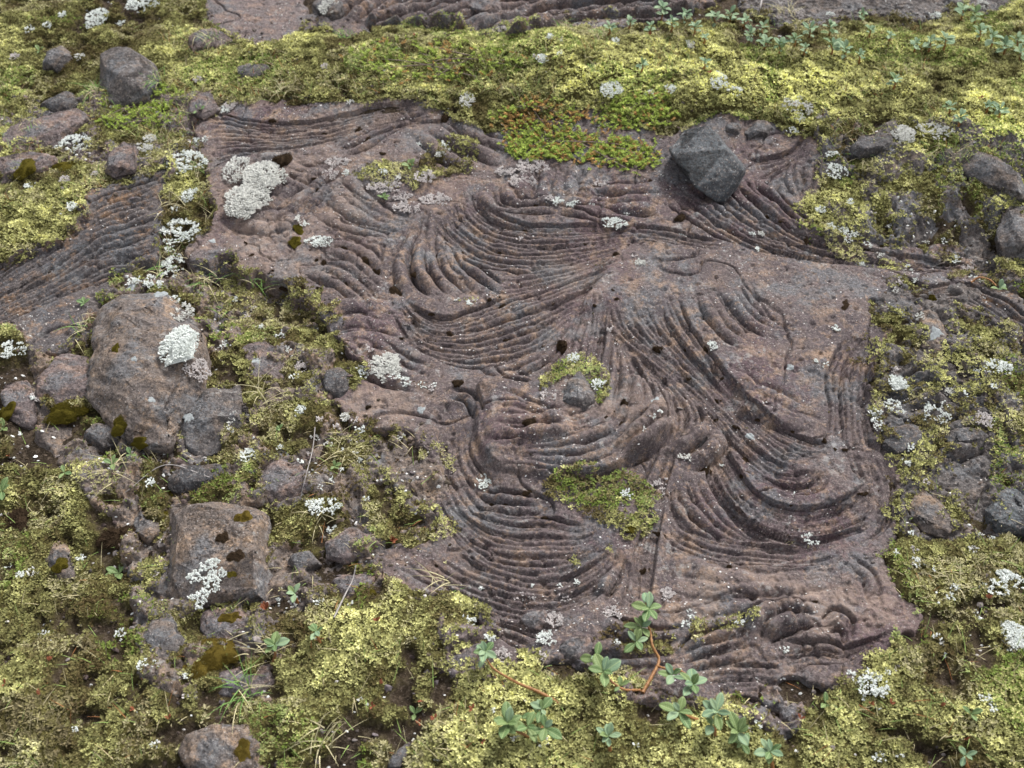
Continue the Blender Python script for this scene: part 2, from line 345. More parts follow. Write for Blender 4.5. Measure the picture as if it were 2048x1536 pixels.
def gridmap(D):
    M = np.array([[D[c] for c in (r + '.' * 32)[:32]] for r in ROWS], np.float32)
    fx = np.clip(PX / 64 - .5 + .35 * fbm(GX, GY, .12, 2, 71), 0, 30.999); fy = np.clip(PY / 64 - .5 + .35 * fbm(GX, GY, .12, 2, 72), 0, 22.999)
    ix = fx.astype(int); iy = fy.astype(int); fx = fx - ix; fy = fy - iy
    return (M[iy, ix] * (1 - fx) + M[iy, ix + 1] * fx) * (1 - fy) + (M[iy + 1, ix] * (1 - fx) + M[iy + 1, ix + 1] * fx) * fy
dens = gridmap(DEN).astype(np.float32); yel = gridmap(YEL).astype(np.float32)
PATCH = [  # moss growing on the slabs: polygon, density, yellowness
 ([(1095,800),(1085,775),(1120,730),(1170,712),(1215,745),(1222,790),(1205,825),(1180,832),(1195,790),(1160,745),(1125,765)], .8, .5),
 ([(1108,985),(1150,940),(1200,950),(1250,940),(1300,960),(1318,1000),(1292,1050),(1268,1085),(1215,1068),(1150,1030)], .62, .5),
 ([(700,350),(740,332),(800,338),(840,298),(900,268),(950,290),(945,330),(880,352),(830,378),(760,382)], .6, .55),
 ([(560,400),(590,392),(600,410),(570,415)], .3, .3),
 ([(1560,440),(1620,380),(1700,400),(1720,500),(1640,480)], .55, .6),
 ([(1620,470),(1700,480),(1830,510),(1830,525),(1700,505)], .35, .5),
 ([(900,1190),(960,1205),(1000,1240),(960,1240)], .6, .6),
 ([(1220,1090),(1255,1085),(1262,1120),(1235,1120)], .5, .4),
 ([(1180,1290),(1230,1250),(1320,1250),(1420,1240),(1500,1235),(1400,1270),(1300,1300),(1230,1300)], .5, .35),
 ([(1140,1110),(1160,1105),(1165,1130),(1145,1135)], .7, .5),
 ([(1700,690),(1765,680),(1775,760),(1760,830),(1740,830),(1748,740)], .42, .4),
 ([(1770,900),(1810,940),(1805,1060),(1775,1050),(1790,980)], .45, .5),
 ([(1760,1130),(1800,1120),(1870,1200),(1850,1245),(1800,1270),(1790,1230),(1820,1200)], .5, .55),
 ([(630,600),(690,650),(720,720),(690,730),(640,650)], .42, .35),
 ([(850,860),(900,900),(905,960),(870,1000),(900,1050),(870,1085),(840,1000)], .5, .4),
 ([(560,530),(640,570),(640,600),(560,570)], .4, .4),
 ([(820,585),(880,600),(930,605),(960,600),(960,610),(880,612)], .2, .5),
 ([(880,915),(940,950),(945,965),(895,960)], .35, .3),
]
onslab = sst(-.004, .004, slab_any)
# the mat thins out and dies off on rock
creep = sst(-.002, .006, slab_any - .004 - .016 * np.clip(fbm(GX, GY, .04, 3, 44) + .15, 0, 1)); dens = dens * (1 - creep); 
rub = sst(-.004, .004, INS['rubble']); dens = np.maximum(dens, rub * .36)
for P, dv, yv in PATCH:
    m = sst(-.006, .006, sdf_poly(P) + warp); dens = np.maximum(dens, m * dv); yel = yel * (1 - m) + yv * m
clump = .5 + .5 * (fbm(GX, GY, .075, 2, 80) * .55 + fbm(GX, GY, .022, 3, 81) * .75)
clump = np.clip(clump, 0, 1)
cover = sst(-.12, .12, dens * 1.02 - (1 - clump) * .98 + .02 * (dens > .9))     # where moss stands
depth = DEPTH
HG = H0 - depth + .007 * fbm(GX, GY, .09, 3, 90) + .003 * fbm(GX, GY, .02, 3, 91) + cover * (1 - onslab) * (.007 + .022 * clump * dens)
lump_big = np.clip(fbm(GX, GY, .085, 3, 95) + .15, 0, 1) ** .7
HG = HG + (1 - onslab) * lump_big * .046 * np.clip(dens - .4, 0, 1)
HG = np.where(slab_any > .012, HG - .03 * sst(.012, .03, slab_any), HG)
# mats on slabs add their own thickness
slabmoss = cover * onslab * sst(.3, .5, dens) * .006
HSm = HS
OUT = {
 'mid': [(150,560),(420,530),(640,600),(690,800),(900,870),(890,1100),(790,1180),(560,1230),(560,1420),(400,1430),(270,1350),(230,1050),(60,880),(60,700)],
 'right': [(1740,540),(2120,560),(2120,1010),(1960,1090),(1800,1070),(1770,900),(1745,760)],
 'upright': [(1640,235),(1760,225),(2080,290),(2080,545),(1900,520),(1700,485),(1615,385)],
 'upleft': [(-60,180),(200,195),(420,150),(450,240),(405,330),(330,362),(180,352),(-60,335)],
 'bottom': [(870,1230),(1100,1250),(1350,1330),(1620,1370),(1580,1470),(1300,1410),(1100,1360),(900,1350)]}
bl = 1 - 2 * np.abs(fbm(GX, GY, .085, 4, 120)); st_ = np.floor(bl * 4 + .35 * fbm(GX, GY, .02, 2, 122)) / 4
OZ = HG + .012 * st_ + .012 * fbm(GX, GY, .05, 4, 121) + .0018 * fbm(GX, GY, .009, 3, 123) - pits * .7 - .0035
OS = {k: sdf_poly(p) + .02 * fbm(GX, GY, .08, 3, 124) for k, p in OUT.items()}
oany = np.max(np.stack(list(OS.values())), 0)
OZ = OZ - .05 * sst(.0, -.03, oany) if False else OZ - .03 * (1 - sst(-.02, .01, oany))
expo = np.where(slab_any < .004, sst(.0005, .004, OZ - HG), 0)
cover = cover * (1 - .72 * expo * (clump < .62))
def slabz(s):   # top of a slab: steep broken rim, buried outside its outline
    rim = .35 * np.clip(.005 - s, 0, .005) + np.clip(-s, 0, 1) * 3.2
    return HSm - rim
SURF = HG.copy()
for k, s in INS.items():
    z = slabz(s); SURF = np.maximum(SURF, np.where(s > -.03, z, -9))
SURF = np.maximum(SURF, np.where(slab_any < .012, OZ, -9))
SURFs = SURF + slabmoss

# ------------------------------------------------------------------ object helpers
def mesh_np(name, V, F, smooth=True, col=None):
    me = bpy.data.meshes.new(name); V = np.ascontiguousarray(V, np.float32); F = np.ascontiguousarray(F, np.int32)
    k = F.shape[1]; me.vertices.add(len(V)); me.vertices.foreach_set('co', V.ravel())
    me.loops.add(F.size); me.loops.foreach_set('vertex_index', F.ravel())
    me.polygons.add(len(F)); me.polygons.foreach_set('loop_start', np.arange(0, F.size, k, dtype=np.int32))
    me.polygons.foreach_set('loop_total', np.full(len(F), k, np.int32))
    me.polygons.foreach_set('use_smooth', np.full(len(F), smooth, bool))
    if col is not None:
        a = me.color_attributes.new('tint', 'FLOAT_COLOR', 'POINT')
        c = np.ones((len(V), 4), np.float32); c[:, :3] = col; a.data.foreach_set('color', c.ravel())
    me.update(); return me
def tag(o, label=None, cat=None, group=None, kind=None):
    if label: o['label'] = label
    if cat: o['category'] = cat
    if group: o['group'] = group
    if kind: o['kind'] = kind
    return o
def link(name, me, mat=None, parent=None, loc=None):
    o = bpy.data.objects.new(name, me); COL.objects.link(o)
    if mat is not None and me is not None:
        if not me.materials: me.materials.append(mat)
    if parent: o.parent = parent
    if loc is not None: o.location = loc
    return o
def empty(name, loc): return link(name, None, loc=loc)

# ------------------------------------------------------------------ materials
def nmat(name, rough=.9, spec=.2):
    m = bpy.data.materials.new(name); m.use_nodes = True; t = m.node_tree; b = t.nodes['Principled BSDF']
    b.inputs['Roughness'].default_value = rough; b.inputs['Specular IOR Level'].default_value = spec
    return m, t, b
class N:
    def __init__(s, t): s.t = t; s.co = t.nodes.new('ShaderNodeTexCoord').outputs['Object']
    def noise(s, sc, det=4, rough=.55, off=0, dist=0):
        mp = s.t.nodes.new('ShaderNodeMapping'); s.t.links.new(s.co, mp.inputs[0]); mp.inputs['Location'].default_value = (off, off * .7, off * .3)
        n = s.t.nodes.new('ShaderNodeTexNoise'); s.t.links.new(mp.outputs[0], n.inputs['Vector'])
        n.inputs['Scale'].default_value = sc; n.inputs['Detail'].default_value = det; n.inputs['Roughness'].default_value = rough; n.inputs['Distortion'].default_value = dist
        return n.outputs['Fac']
    def voro(s, sc, off=0):
        mp = s.t.nodes.new('ShaderNodeMapping'); s.t.links.new(s.co, mp.inputs[0]); mp.inputs['Location'].default_value = (off, off * .7, off * .3)
        n = s.t.nodes.new('ShaderNodeTexVoronoi'); s.t.links.new(mp.outputs[0], n.inputs['Vector']); n.inputs['Scale'].default_value = sc
        return n.outputs['Distance']
    def ramp(s, f, a, b, v0=0, v1=1):
        r = s.t.nodes.new('ShaderNodeMapRange'); s.t.links.new(f, r.inputs[0]); r.inputs[1].default_value = a; r.inputs[2].default_value = b
        r.inputs[3].default_value = v0; r.inputs[4].default_value = v1; return r.outputs[0]
    def mul(s, a, b, op='MULTIPLY'):
        m = s.t.nodes.new('ShaderNodeMath'); m.operation = op
        for i, v in enumerate((a, b)):
            if isinstance(v, (int, float)): m.inputs[i].default_value = v
            else: s.t.links.new(v, m.inputs[i])
        return m.outputs[0]
    def mix(s, f, a, b, mode='MIX'):
        m = s.t.nodes.new('ShaderNodeMix'); m.data_type = 'RGBA'; m.blend_type = mode
        if isinstance(f, (int, float)): m.inputs[0].default_value = f
        else: s.t.links.new(f, m.inputs[0])
        for i, v in ((6, a), (7, b)):
            if isinstance(v, tuple): m.inputs[i].default_value = (*v, 1)
            else: s.t.links.new(v, m.inputs[i])
        return m.outputs[2]
    def bump(s, h, b, st=.6, dist=.002):
        n = s.t.nodes.new('ShaderNodeBump'); n.inputs['Strength'].default_value = st; n.inputs['Distance'].default_value = dist
        s.t.links.new(h, n.inputs['Height']); s.t.links.new(n.outputs[0], b.inputs['Normal'])
def rock_mat(name, base, base2, tan, tanamt=.5, grey=(.16, .17, .185), white=.5, purple=None):
    m, t, b = nmat(name, .82, .28); n = N(t)
    c = n.mix(n.ramp(n.noise(9, 4, .6), .38, .62), base, base2)
    if purple: c = n.mix(n.ramp(n.noise(4.5, 3, .5, 31), .52, .64, 0, .8), c, purple)
    c = n.mix(n.ramp(n.noise(14, 5, .65, 7), .50, .60, 0, .75), c, grey)
    tm = n.mul(n.ramp(n.noise(38, 5, .62, 3), .55 - .08 * tanamt, .66 - .05 * tanamt), n.ramp(n.noise(7, 2, .5, 13), .3, .62))
    c = n.mix(n.mul(tm, .85), c, tan)
    tm2 = n.ramp(n.noise(95, 3, .6, 23), .60, .67, 0, .6); c = n.mix(tm2, c, tan)
    # mottling of individual grains
    c = n.mix(n.ramp(n.noise(210, 4, .75, 5), .42, .62, 0, .8), c, (.050, .041, .041)); c = n.mix(n.ramp(n.noise(260, 3, .75, 45), .56, .66, 0, .6), c, (.34, .295, .27))
    wa = t.nodes.new('ShaderNodeAttribute'); wa.attribute_name = 'tint'; ws = t.nodes.new('ShaderNodeSeparateColor'); t.links.new(wa.outputs['Color'], ws.inputs[0])
    c = n.mix(n.mul(n.mul(ws.outputs[0], n.ramp(n.noise(70, 4, .7, 33), .35, .6)), .75), c, (.33, .245, .20))
    # pale crusts and tiny specks of lichen
    w = n.mul(n.ramp(n.noise(60, 4, .7, 17), .58, .64), n.ramp(n.noise(11, 2, .5, 27), .45, .62))
    c = n.mix(n.mul(w, white * .8), c, (.42, .42, .41))
    sp = n.ramp(n.voro(170, 3), .10, .17, 1, 0); c = n.mix(n.mul(n.mul(sp, n.ramp(n.noise(20, 2, .5, 2), .45, .6)), white), c, (.62, .60, .58))
    dk = n.ramp(n.voro(120, 9), .10, .2, 1, 0); c = n.mix(n.mul(dk, n.ramp(n.noise(16, 2, .5, 12), .5, .62, 0, .8)), c, (.02, .017, .016))
    t.links.new(c, b.inputs['Base Color'])
    h = n.mul(n.noise(140, 5, .7), n.mul(n.noise(420, 3, .7), .5), 'ADD'); n.bump(h, b, 1.0, .0032)
    return m
M_LAVA = rock_mat('ropy_lava', (.160, .124, .120), (.112, .088, .094), (.36, .245, .17), .55, purple=(.125, .080, .092))
M_LAVA2 = rock_mat('grey_ropy_lava', (.135, .115, .112), (.095, .088, .095), (.36, .21, .11), .45)
M_LAVAF = rock_mat('far_lava', (.150, .112, .108), (.11, .088, .09), (.34, .22, .15), .5)
M_TAN = rock_mat('tan_rock', (.21, .165, .135), (.16, .135, .125), (.38, .26, .17), .8)
M_GREY = rock_mat('grey_rock', (.150, .134, .128), (.108, .100, .100), (.27, .205, .16), .4)
M_DARK = rock_mat('dark_rock', (.10, .094, .094), (.07, .068, .072), (.2, .15, .12), .05, grey=(.10, .105, .115))
M_BLUE = rock_mat('blue_grey_block', (.115, .128, .138), (.068, .078, .088), (.14, .13, .12), -.8, grey=(.21, .23, .245), white=.6)
M_PINK = rock_mat('pinkish_rock', (.20, .155, .15), (.16, .13, .13), (.33, .22, .17), .6)

def ground_mat():
    m, t, b = nmat('soil', .95, .1); n = N(t)
    c = n.mix(n.ramp(n.noise(18, 5, .65), .4, .62), (.030, .022, .015), (.068, .050, .034))
    c = n.mix(n.ramp(n.noise(130, 4, .7, 4), .5, .65, 0, .8), c, (.13, .10, .075))
    c = n.mix(n.ramp(n.noise(300, 2, .7, 8), .62, .7, 0, .7), c, (.20, .17, .14))
    at_ = t.nodes.new('ShaderNodeAttribute'); at_.attribute_name = 'tint'
    sep = t.nodes.new('ShaderNodeSeparateColor'); t.links.new(at_.outputs['Color'], sep.inputs[0])
    mo = n.mix(n.ramp(n.noise(160, 3, .7, 14), .4, .6), (.055, .048, .018), (.15, .135, .045))
    c = n.mix(sep.outputs[0], c, mo)
    t.links.new(c, b.inputs['Base Color']); n.bump(n.noise(170, 5, .75), b, 1.0, .006)
    return m
def tint_mat(name, rough=.85, sc=200, lo=.7, hi=1.25, trans=0.0):
    m, t, b = nmat(name, rough, .15); n = N(t)
    a = t.nodes.new('ShaderNodeAttribute'); a.attribute_name = 'tint'
    v = t.nodes.new('ShaderNodeVectorMath'); v.operation = 'SCALE'; t.links.new(a.outputs['Color'], v.inputs[0])
    t.links.new(n.ramp(n.noise(sc, 2), .3, .7, lo, hi), v.inputs['Scale']); t.links.new(v.outputs[0], b.inputs['Base Color'])
    return m
def flat_mat(name, c1, c2, sc=60, rough=.8, bump=.5, bd=.001, bs=250, spec=.2):
    m, t, b = nmat(name, rough, spec); n = N(t)
    t.links.new(n.mix(n.ramp(n.noise(sc, 4, .6), .36, .64), c1, c2), b.inputs['Base Color'])
    if bump: n.bump(n.noise(bs, 4, .7), b, bump, bd)
    return m
M_SOIL = ground_mat()
M_MOSS = tint_mat('moss_tips', .9)
M_LICH = flat_mat('white_lichen', (.78, .81, .78), (.62, .65, .62), 90)
M_LICHG = flat_mat('grey_lichen', (.68, .68, .64), (.52, .52, .49), 90)
M_LICHP = flat_mat('pinkish_lichen', (.62, .57, .555), (.46, .43, .42), 90)
M_LICHC = flat_mat('crust_lichen', (.33, .36, .37), (.22, .235, .24), 260)
M_CUSH = flat_mat('dark_moss_cushion', (.100, .066, .040), (.042, .029, .019), 220, .95, 1, .003, 700, .05)
M_OLIV = flat_mat('olive_moss_cushion', (.095, .080, .014), (.16, .13, .02), 120, .95, 1, .003, 600, .05)
M_GOLD = flat_mat('golden_moss_cushion', (.15, .105, .022), (.22, .165, .035), 120, .95, 1, .003, 600, .05)
M_LEAF = flat_mat('willow_leaf', (.085, .150, .048), (.145, .225, .085), 45, .6, .3, .0004, 500, .35)
M_LEAFB = flat_mat('pale_willow_leaf', (.155, .25, .145), (.22, .315, .20), 45, .65, .2, .0004, 500, .3)
def vein(m):
    t = m.node_tree; n = N(t); b = t.nodes['Principled BSDF']; sx = t.nodes.new('ShaderNodeSeparateXYZ'); t.links.new(n.co, sx.inputs[0])
    ax = n.mul(sx.outputs[0], 0, 'ABSOLUTE'); mid_ = n.ramp(ax, .008, .022, 1, 0)
    w = n.mul(n.mul(n.mul(sx.outputs[1], 1, 'MULTIPLY'), n.mul(ax, .8), 'SUBTRACT'), 55); sv = n.ramp(n.mul(w, 0, 'SINE'), .82, .98, 0, .45)
    src = b.inputs['Base Color'].links[0].from_socket; f = n.mul(n.mul(mid_, .7), sv, 'MAXIMUM')
    oi = t.nodes.new('ShaderNodeObjectInfo'); hs = t.nodes.new('ShaderNodeHueSaturation'); t.links.new(src, hs.inputs['Color'])
    t.links.new(n.ramp(oi.outputs['Random'], 0, 1, .47, .52), hs.inputs['Hue']); t.links.new(n.ramp(oi.outputs['Random'], 0, 1, 1.15, .8), hs.inputs['Value'])
    t.links.new(n.mix(f, hs.outputs[0], (.34, .42, .19)), b.inputs['Base Color'])
vein(M_LEAF); vein(M_LEAFB)
M_STEM = flat_mat('orange_stem', (.20, .085, .03), (.36, .18, .065), 260, .5, .4, .0005, 300, .4)
M_BARK = flat_mat('grey_stem', (.28, .22, .19), (.16, .12, .10), 120, .8)
M_GRASS = tint_mat('grass_blade', .7)
M_RED = flat_mat('red_leaf', (.22, .06, .035), (.28, .11, .05), 90, .6)
M_TWIG = flat_mat('bleached_twig', (.40, .37, .36), (.24, .22, .21), 90, .85)
M_DEAD = tint_mat('dead_leaf', .85)

# ------------------------------------------------------------------ ground sheet
def geo(a, n, far): return a * (far / a) ** (np.arange(1, n + 1) / n)
st = 3
xs = gx[::st]; ys = gy[::st]
ox = geo(.02, 26, 60.0)
XS = np.r_[(xs[0] - ox)[::-1], xs, xs[-1] + ox]; YS = np.r_[(ys[0] - ox)[::-1], ys, ys[-1] + ox]
MXg, MYg = np.meshgrid(XS, YS)
Zg = look(HG, MXg, MYg); cvg = look(cover * (1 - onslab), MXg, MYg)
far_ = np.maximum(np.maximum(np.abs(MXg) - 1.42, .34 - MYg), np.maximum(MYg - 2.72, 0))
Zg = Zg + np.clip(far_, 0, .3) * .1 * fbm(MXg, MYg, .2, 3, 4) + np.clip(far_ - .5, 0, 20) * .03 * fbm(MXg, MYg, 5, 3, 6)
def gridfaces(ny, nx, mask=None):
    i = np.arange(ny * nx).reshape(ny, nx); f = np.stack([i[:-1, :-1], i[:-1, 1:], i[1:, 1:], i[1:, :-1]], -1)
    if mask is not None: return f[mask[:-1, :-1] & mask[:-1, 1:] & mask[1:, 1:] & mask[1:, :-1]]
    return f.reshape(-1, 4)
V = np.c_[MXg.ravel(), MYg.ravel(), Zg.ravel()]
cc = np.zeros((len(V), 3), np.float32); cc[:, 0] = cvg.ravel()
tag(link('ground', mesh_np('ground', V, gridfaces(len(YS), len(XS)), True, cc), M_SOIL), kind='structure')

# ------------------------------------------------------------------ slabs
SL = {'main': ('lava_slab', 'wide purple grey ropy lava slab with swirling folds filling the middle of the ground', M_LAVA),
      'left': ('lava_slab', 'dark ropy lava slab with straight slanting folds at the left edge', M_LAVA2),
      'topmid': ('lava_slab', 'ropy lava outcrop showing behind the yellow moss ridge at the top', M_LAVAF),
      'topleft': ('lava_slab', 'smooth reddish lava slab without folds at the top left', M_PINK),
      'topright': ('lava_slab', 'dark rough lava outcrop behind the willow shoots at the top right', M_GREY),
      'farright': ('lava_slab', 'narrow grey band of arched lava folds at the right edge', M_LAVA2),
      'rubble': ('lava_slab', 'broken rubbly lava patch dotted with white lichen right of the ropy slab', M_GREY)}
WARM = sum(a_ * np.exp(-((PX - x_) / rx_) ** 2 - ((PY - y_) / ry_) ** 2) for x_, y_, rx_, ry_, a_ in [(620,230,230,60,.8),(480,440,110,110,.9),(650,420,170,110,.8),(760,800,110,60,1),(1560,1180,260,60,.9),(1180,560,90,90,.6),(1180,830,180,60,.6),(1700,1240,180,60,.6),(900,1150,150,60,.35),(860,380,60,30,.9),(1540,700,70,50,.4)])
WARM = np.clip(WARM, 0, 1) * sst(-.35, .35, fbm(GX, GY, .05, 4, 66))
order = ['main', 'left', 'topmid', 'topleft', 'topright', 'farright', 'rubble']
for i, k in enumerate(order):
    s = INS[k]; m = s > -.028
    if k != 'main': m &= (INS['main'] < .004)
    z = slabz(s)
    if k in ('farright', 'rubble', 'topleft', 'topright'): z = z - .003
    if k in ('rubble', 'topright'): z = z + .014 * (np.round((1 - 2 * np.abs(fbm(GX, GY, .05, 3, 57))) * 3) / 3 * .6 + .4 * fbm(GX, GY, .022, 4, 58)) - .006
    used = m; idx = np.full(m.shape, -1, np.int64)
    F = gridfaces(NY, NX, m); u, inv = np.unique(F.ravel(), return_inverse=True)
    V = np.c_[GX.ravel()[u], GY.ravel()[u], z.ravel()[u]]
    nm, lb, mt = SL[k]
    wc = None
    if k == 'main':
        wc = np.zeros((len(V), 3), np.float32); wc[:, 0] = WARM.ravel()[u]
    tag(link(nm, mesh_np(nm, V, inv.reshape(-1, 4), True, wc), mt), lb, 'rock slab')
OL = {'mid': ('broken brown rock outcrop poking through moss between the left boulders and the slab', M_TAN), 'right': ('broken dark rock outcrop poking through moss right of the slab', M_GREY),
      'upright': ('dark rock outcrop poking through moss below the upper right ridge', M_GREY), 'upleft': ('brown rock outcrop poking through moss at the upper left', M_PINK),
      'bottom': ('low brown rock ledges along the bottom edge of the slab', M_PINK)}
for k, (lb, mt) in OL.items():
    m = (OS[k] > -.02) & (INS['main'] < .012) & (OZ > HG - .006)
    F = gridfaces(NY, NX, m); u, inv = np.unique(F.ravel(), return_inverse=True)
    V = np.c_[GX.ravel()[u], GY.ravel()[u], OZ.ravel()[u]]
    tag(link('rock_outcrop', mesh_np('rock_outcrop', V, inv.reshape(-1, 4)), mt), lb, 'rock outcrop')
print('terrain done', NX, NY)

# ------------------------------------------------------------------ loose stones
def rock_mesh(P, h, seed, lean=(0, 0), round_=1, rough=.075, top=.84, chips=11, wrinkle=0):
    """P: outline points in metres (local), h: height. Hull of base, waist and top rings, subdivided, rounded and roughened"""
    rg = np.random.default_rng(seed); P = np.array(P, float); bm = bmesh.new()
    for z, s, jit in ((-.45 * h, .92, .03), (.18 * h, 1.0, 0), (.76 * h, .92, .07), (h, top, .13)):
        for p in P:
            q = p * s * (1 + rg.uniform(-jit, jit)) + np.array(lean) * max(z, 0)
            bm.verts.new((q[0], q[1], z * (1 + rg.uniform(-jit, jit) * .7)))
    r = bmesh.ops.convex_hull(bm, input=bm.verts)
    sz0 = max(np.ptp(P[:, 0]), np.ptp(P[:, 1])) * .5
    for _ in range(chips):
        a_ = rg.uniform(0, 6.283); e_ = rg.uniform(.25, 1.15); nn = Vector((math.cos(a_) * math.cos(e_), math.sin(a_) * math.cos(e_), math.sin(e_)))
        mxd = max(v.co.dot(nn) for v in bm.verts)
        bmesh.ops.bisect_plane(bm, geom=bm.verts[:] + bm.edges[:] + bm.faces[:], plane_co=nn * (mxd - rg.uniform(.04, .20) * min(sz0, h * 2.2)), plane_no=nn, clear_outer=True)
        bmesh.ops.convex_hull(bm, input=bm.verts)
        bmesh.ops.delete(bm, geom=[v for v in bm.verts if not v.link_faces], context='VERTS')
    bmesh.ops.delete(bm, geom=[v for v in bm.verts if not v.link_faces], context='VERTS')
    bmesh.ops.triangulate(bm, faces=bm.faces)
    sz = max(np.ptp(P[:, 0]), np.ptp(P[:, 1]))
    for _ in range(5):
        es = [e for e in bm.edges if e.calc_length() > max(.0022, sz * .02)]
        if not es: break
        bmesh.ops.subdivide_edges(bm, edges=es, cuts=1); bmesh.ops.triangulate(bm, faces=[f for f in bm.faces if len(f.verts) > 3])
    for _ in range(round_): bmesh.ops.smooth_vert(bm, verts=bm.verts, factor=.5, use_axis_x=True, use_axis_y=True, use_axis_z=True)
    bm.normal_update()
    co = np.array([v.co for v in bm.verts]); no = np.array([v.normal for v in bm.verts])
    rd = 1 - 2 * np.abs(fbm3(co * np.array([1, 1, 1.8]) + seed * 1.3, sz * .5, 3, seed + 40))
    d = fbm3(co + seed * 3.3, sz * .45, 4, seed) * sz * rough + (np.round(rd * 2.5) / 2.5 * .6 + rd * .4) * sz * rough * .35 + fbm3(co + seed, .014, 4, seed + 9) * min(.0035, sz * .035)
    if wrinkle: d = d + wrinkle * (1 - 2 * np.abs(fbm3(co @ np.array([[.9, .45, 0], [-.45, .9, 0], [0, 0, 1]]) * np.array([.35, 1.3, 1]), .035, 3, seed + 60)))
    pit = np.clip(fbm3(co + seed, .007, 2, seed + 19) - .35, 0, 1) * .004
    co = co + no * (d - pit)[:, None]
    for v, c in zip(bm.verts, co): v.co = c
    me = bpy.data.meshes.new('rock'); bm.to_mesh(me); bm.free()
    for p in me.polygons: p.use_smooth = True
    return me
BV = []   # (verts, faces) of stones, for setting things down on them
def stone(poly, h, mat, label, name='rock', cat_='rock', group=None, seed=1, **kw):
    P = np.array(poly, float); c = P.mean(0)
    x0, y0, z0 = G(c[0], c[1], SURF)
    x, y = at(P[:, 0], P[:, 1], z0 + .35 * h)
    cx, cy = float(x.mean()), float(y.mean()); z0 = float(look(SURF, cx, cy))
    h = h * .66; me = rock_mesh(np.c_[x - cx, y - cy], h, seed, **kw)
    o = link(name, me, mat, loc=(cx, cy, z0 - .002 - .24 * h)); tag(o, label, cat_, group)
    BV.append(([v.co + o.location for v in me.vertices], [tuple(p.vertices) for p in me.polygons]))
    return o
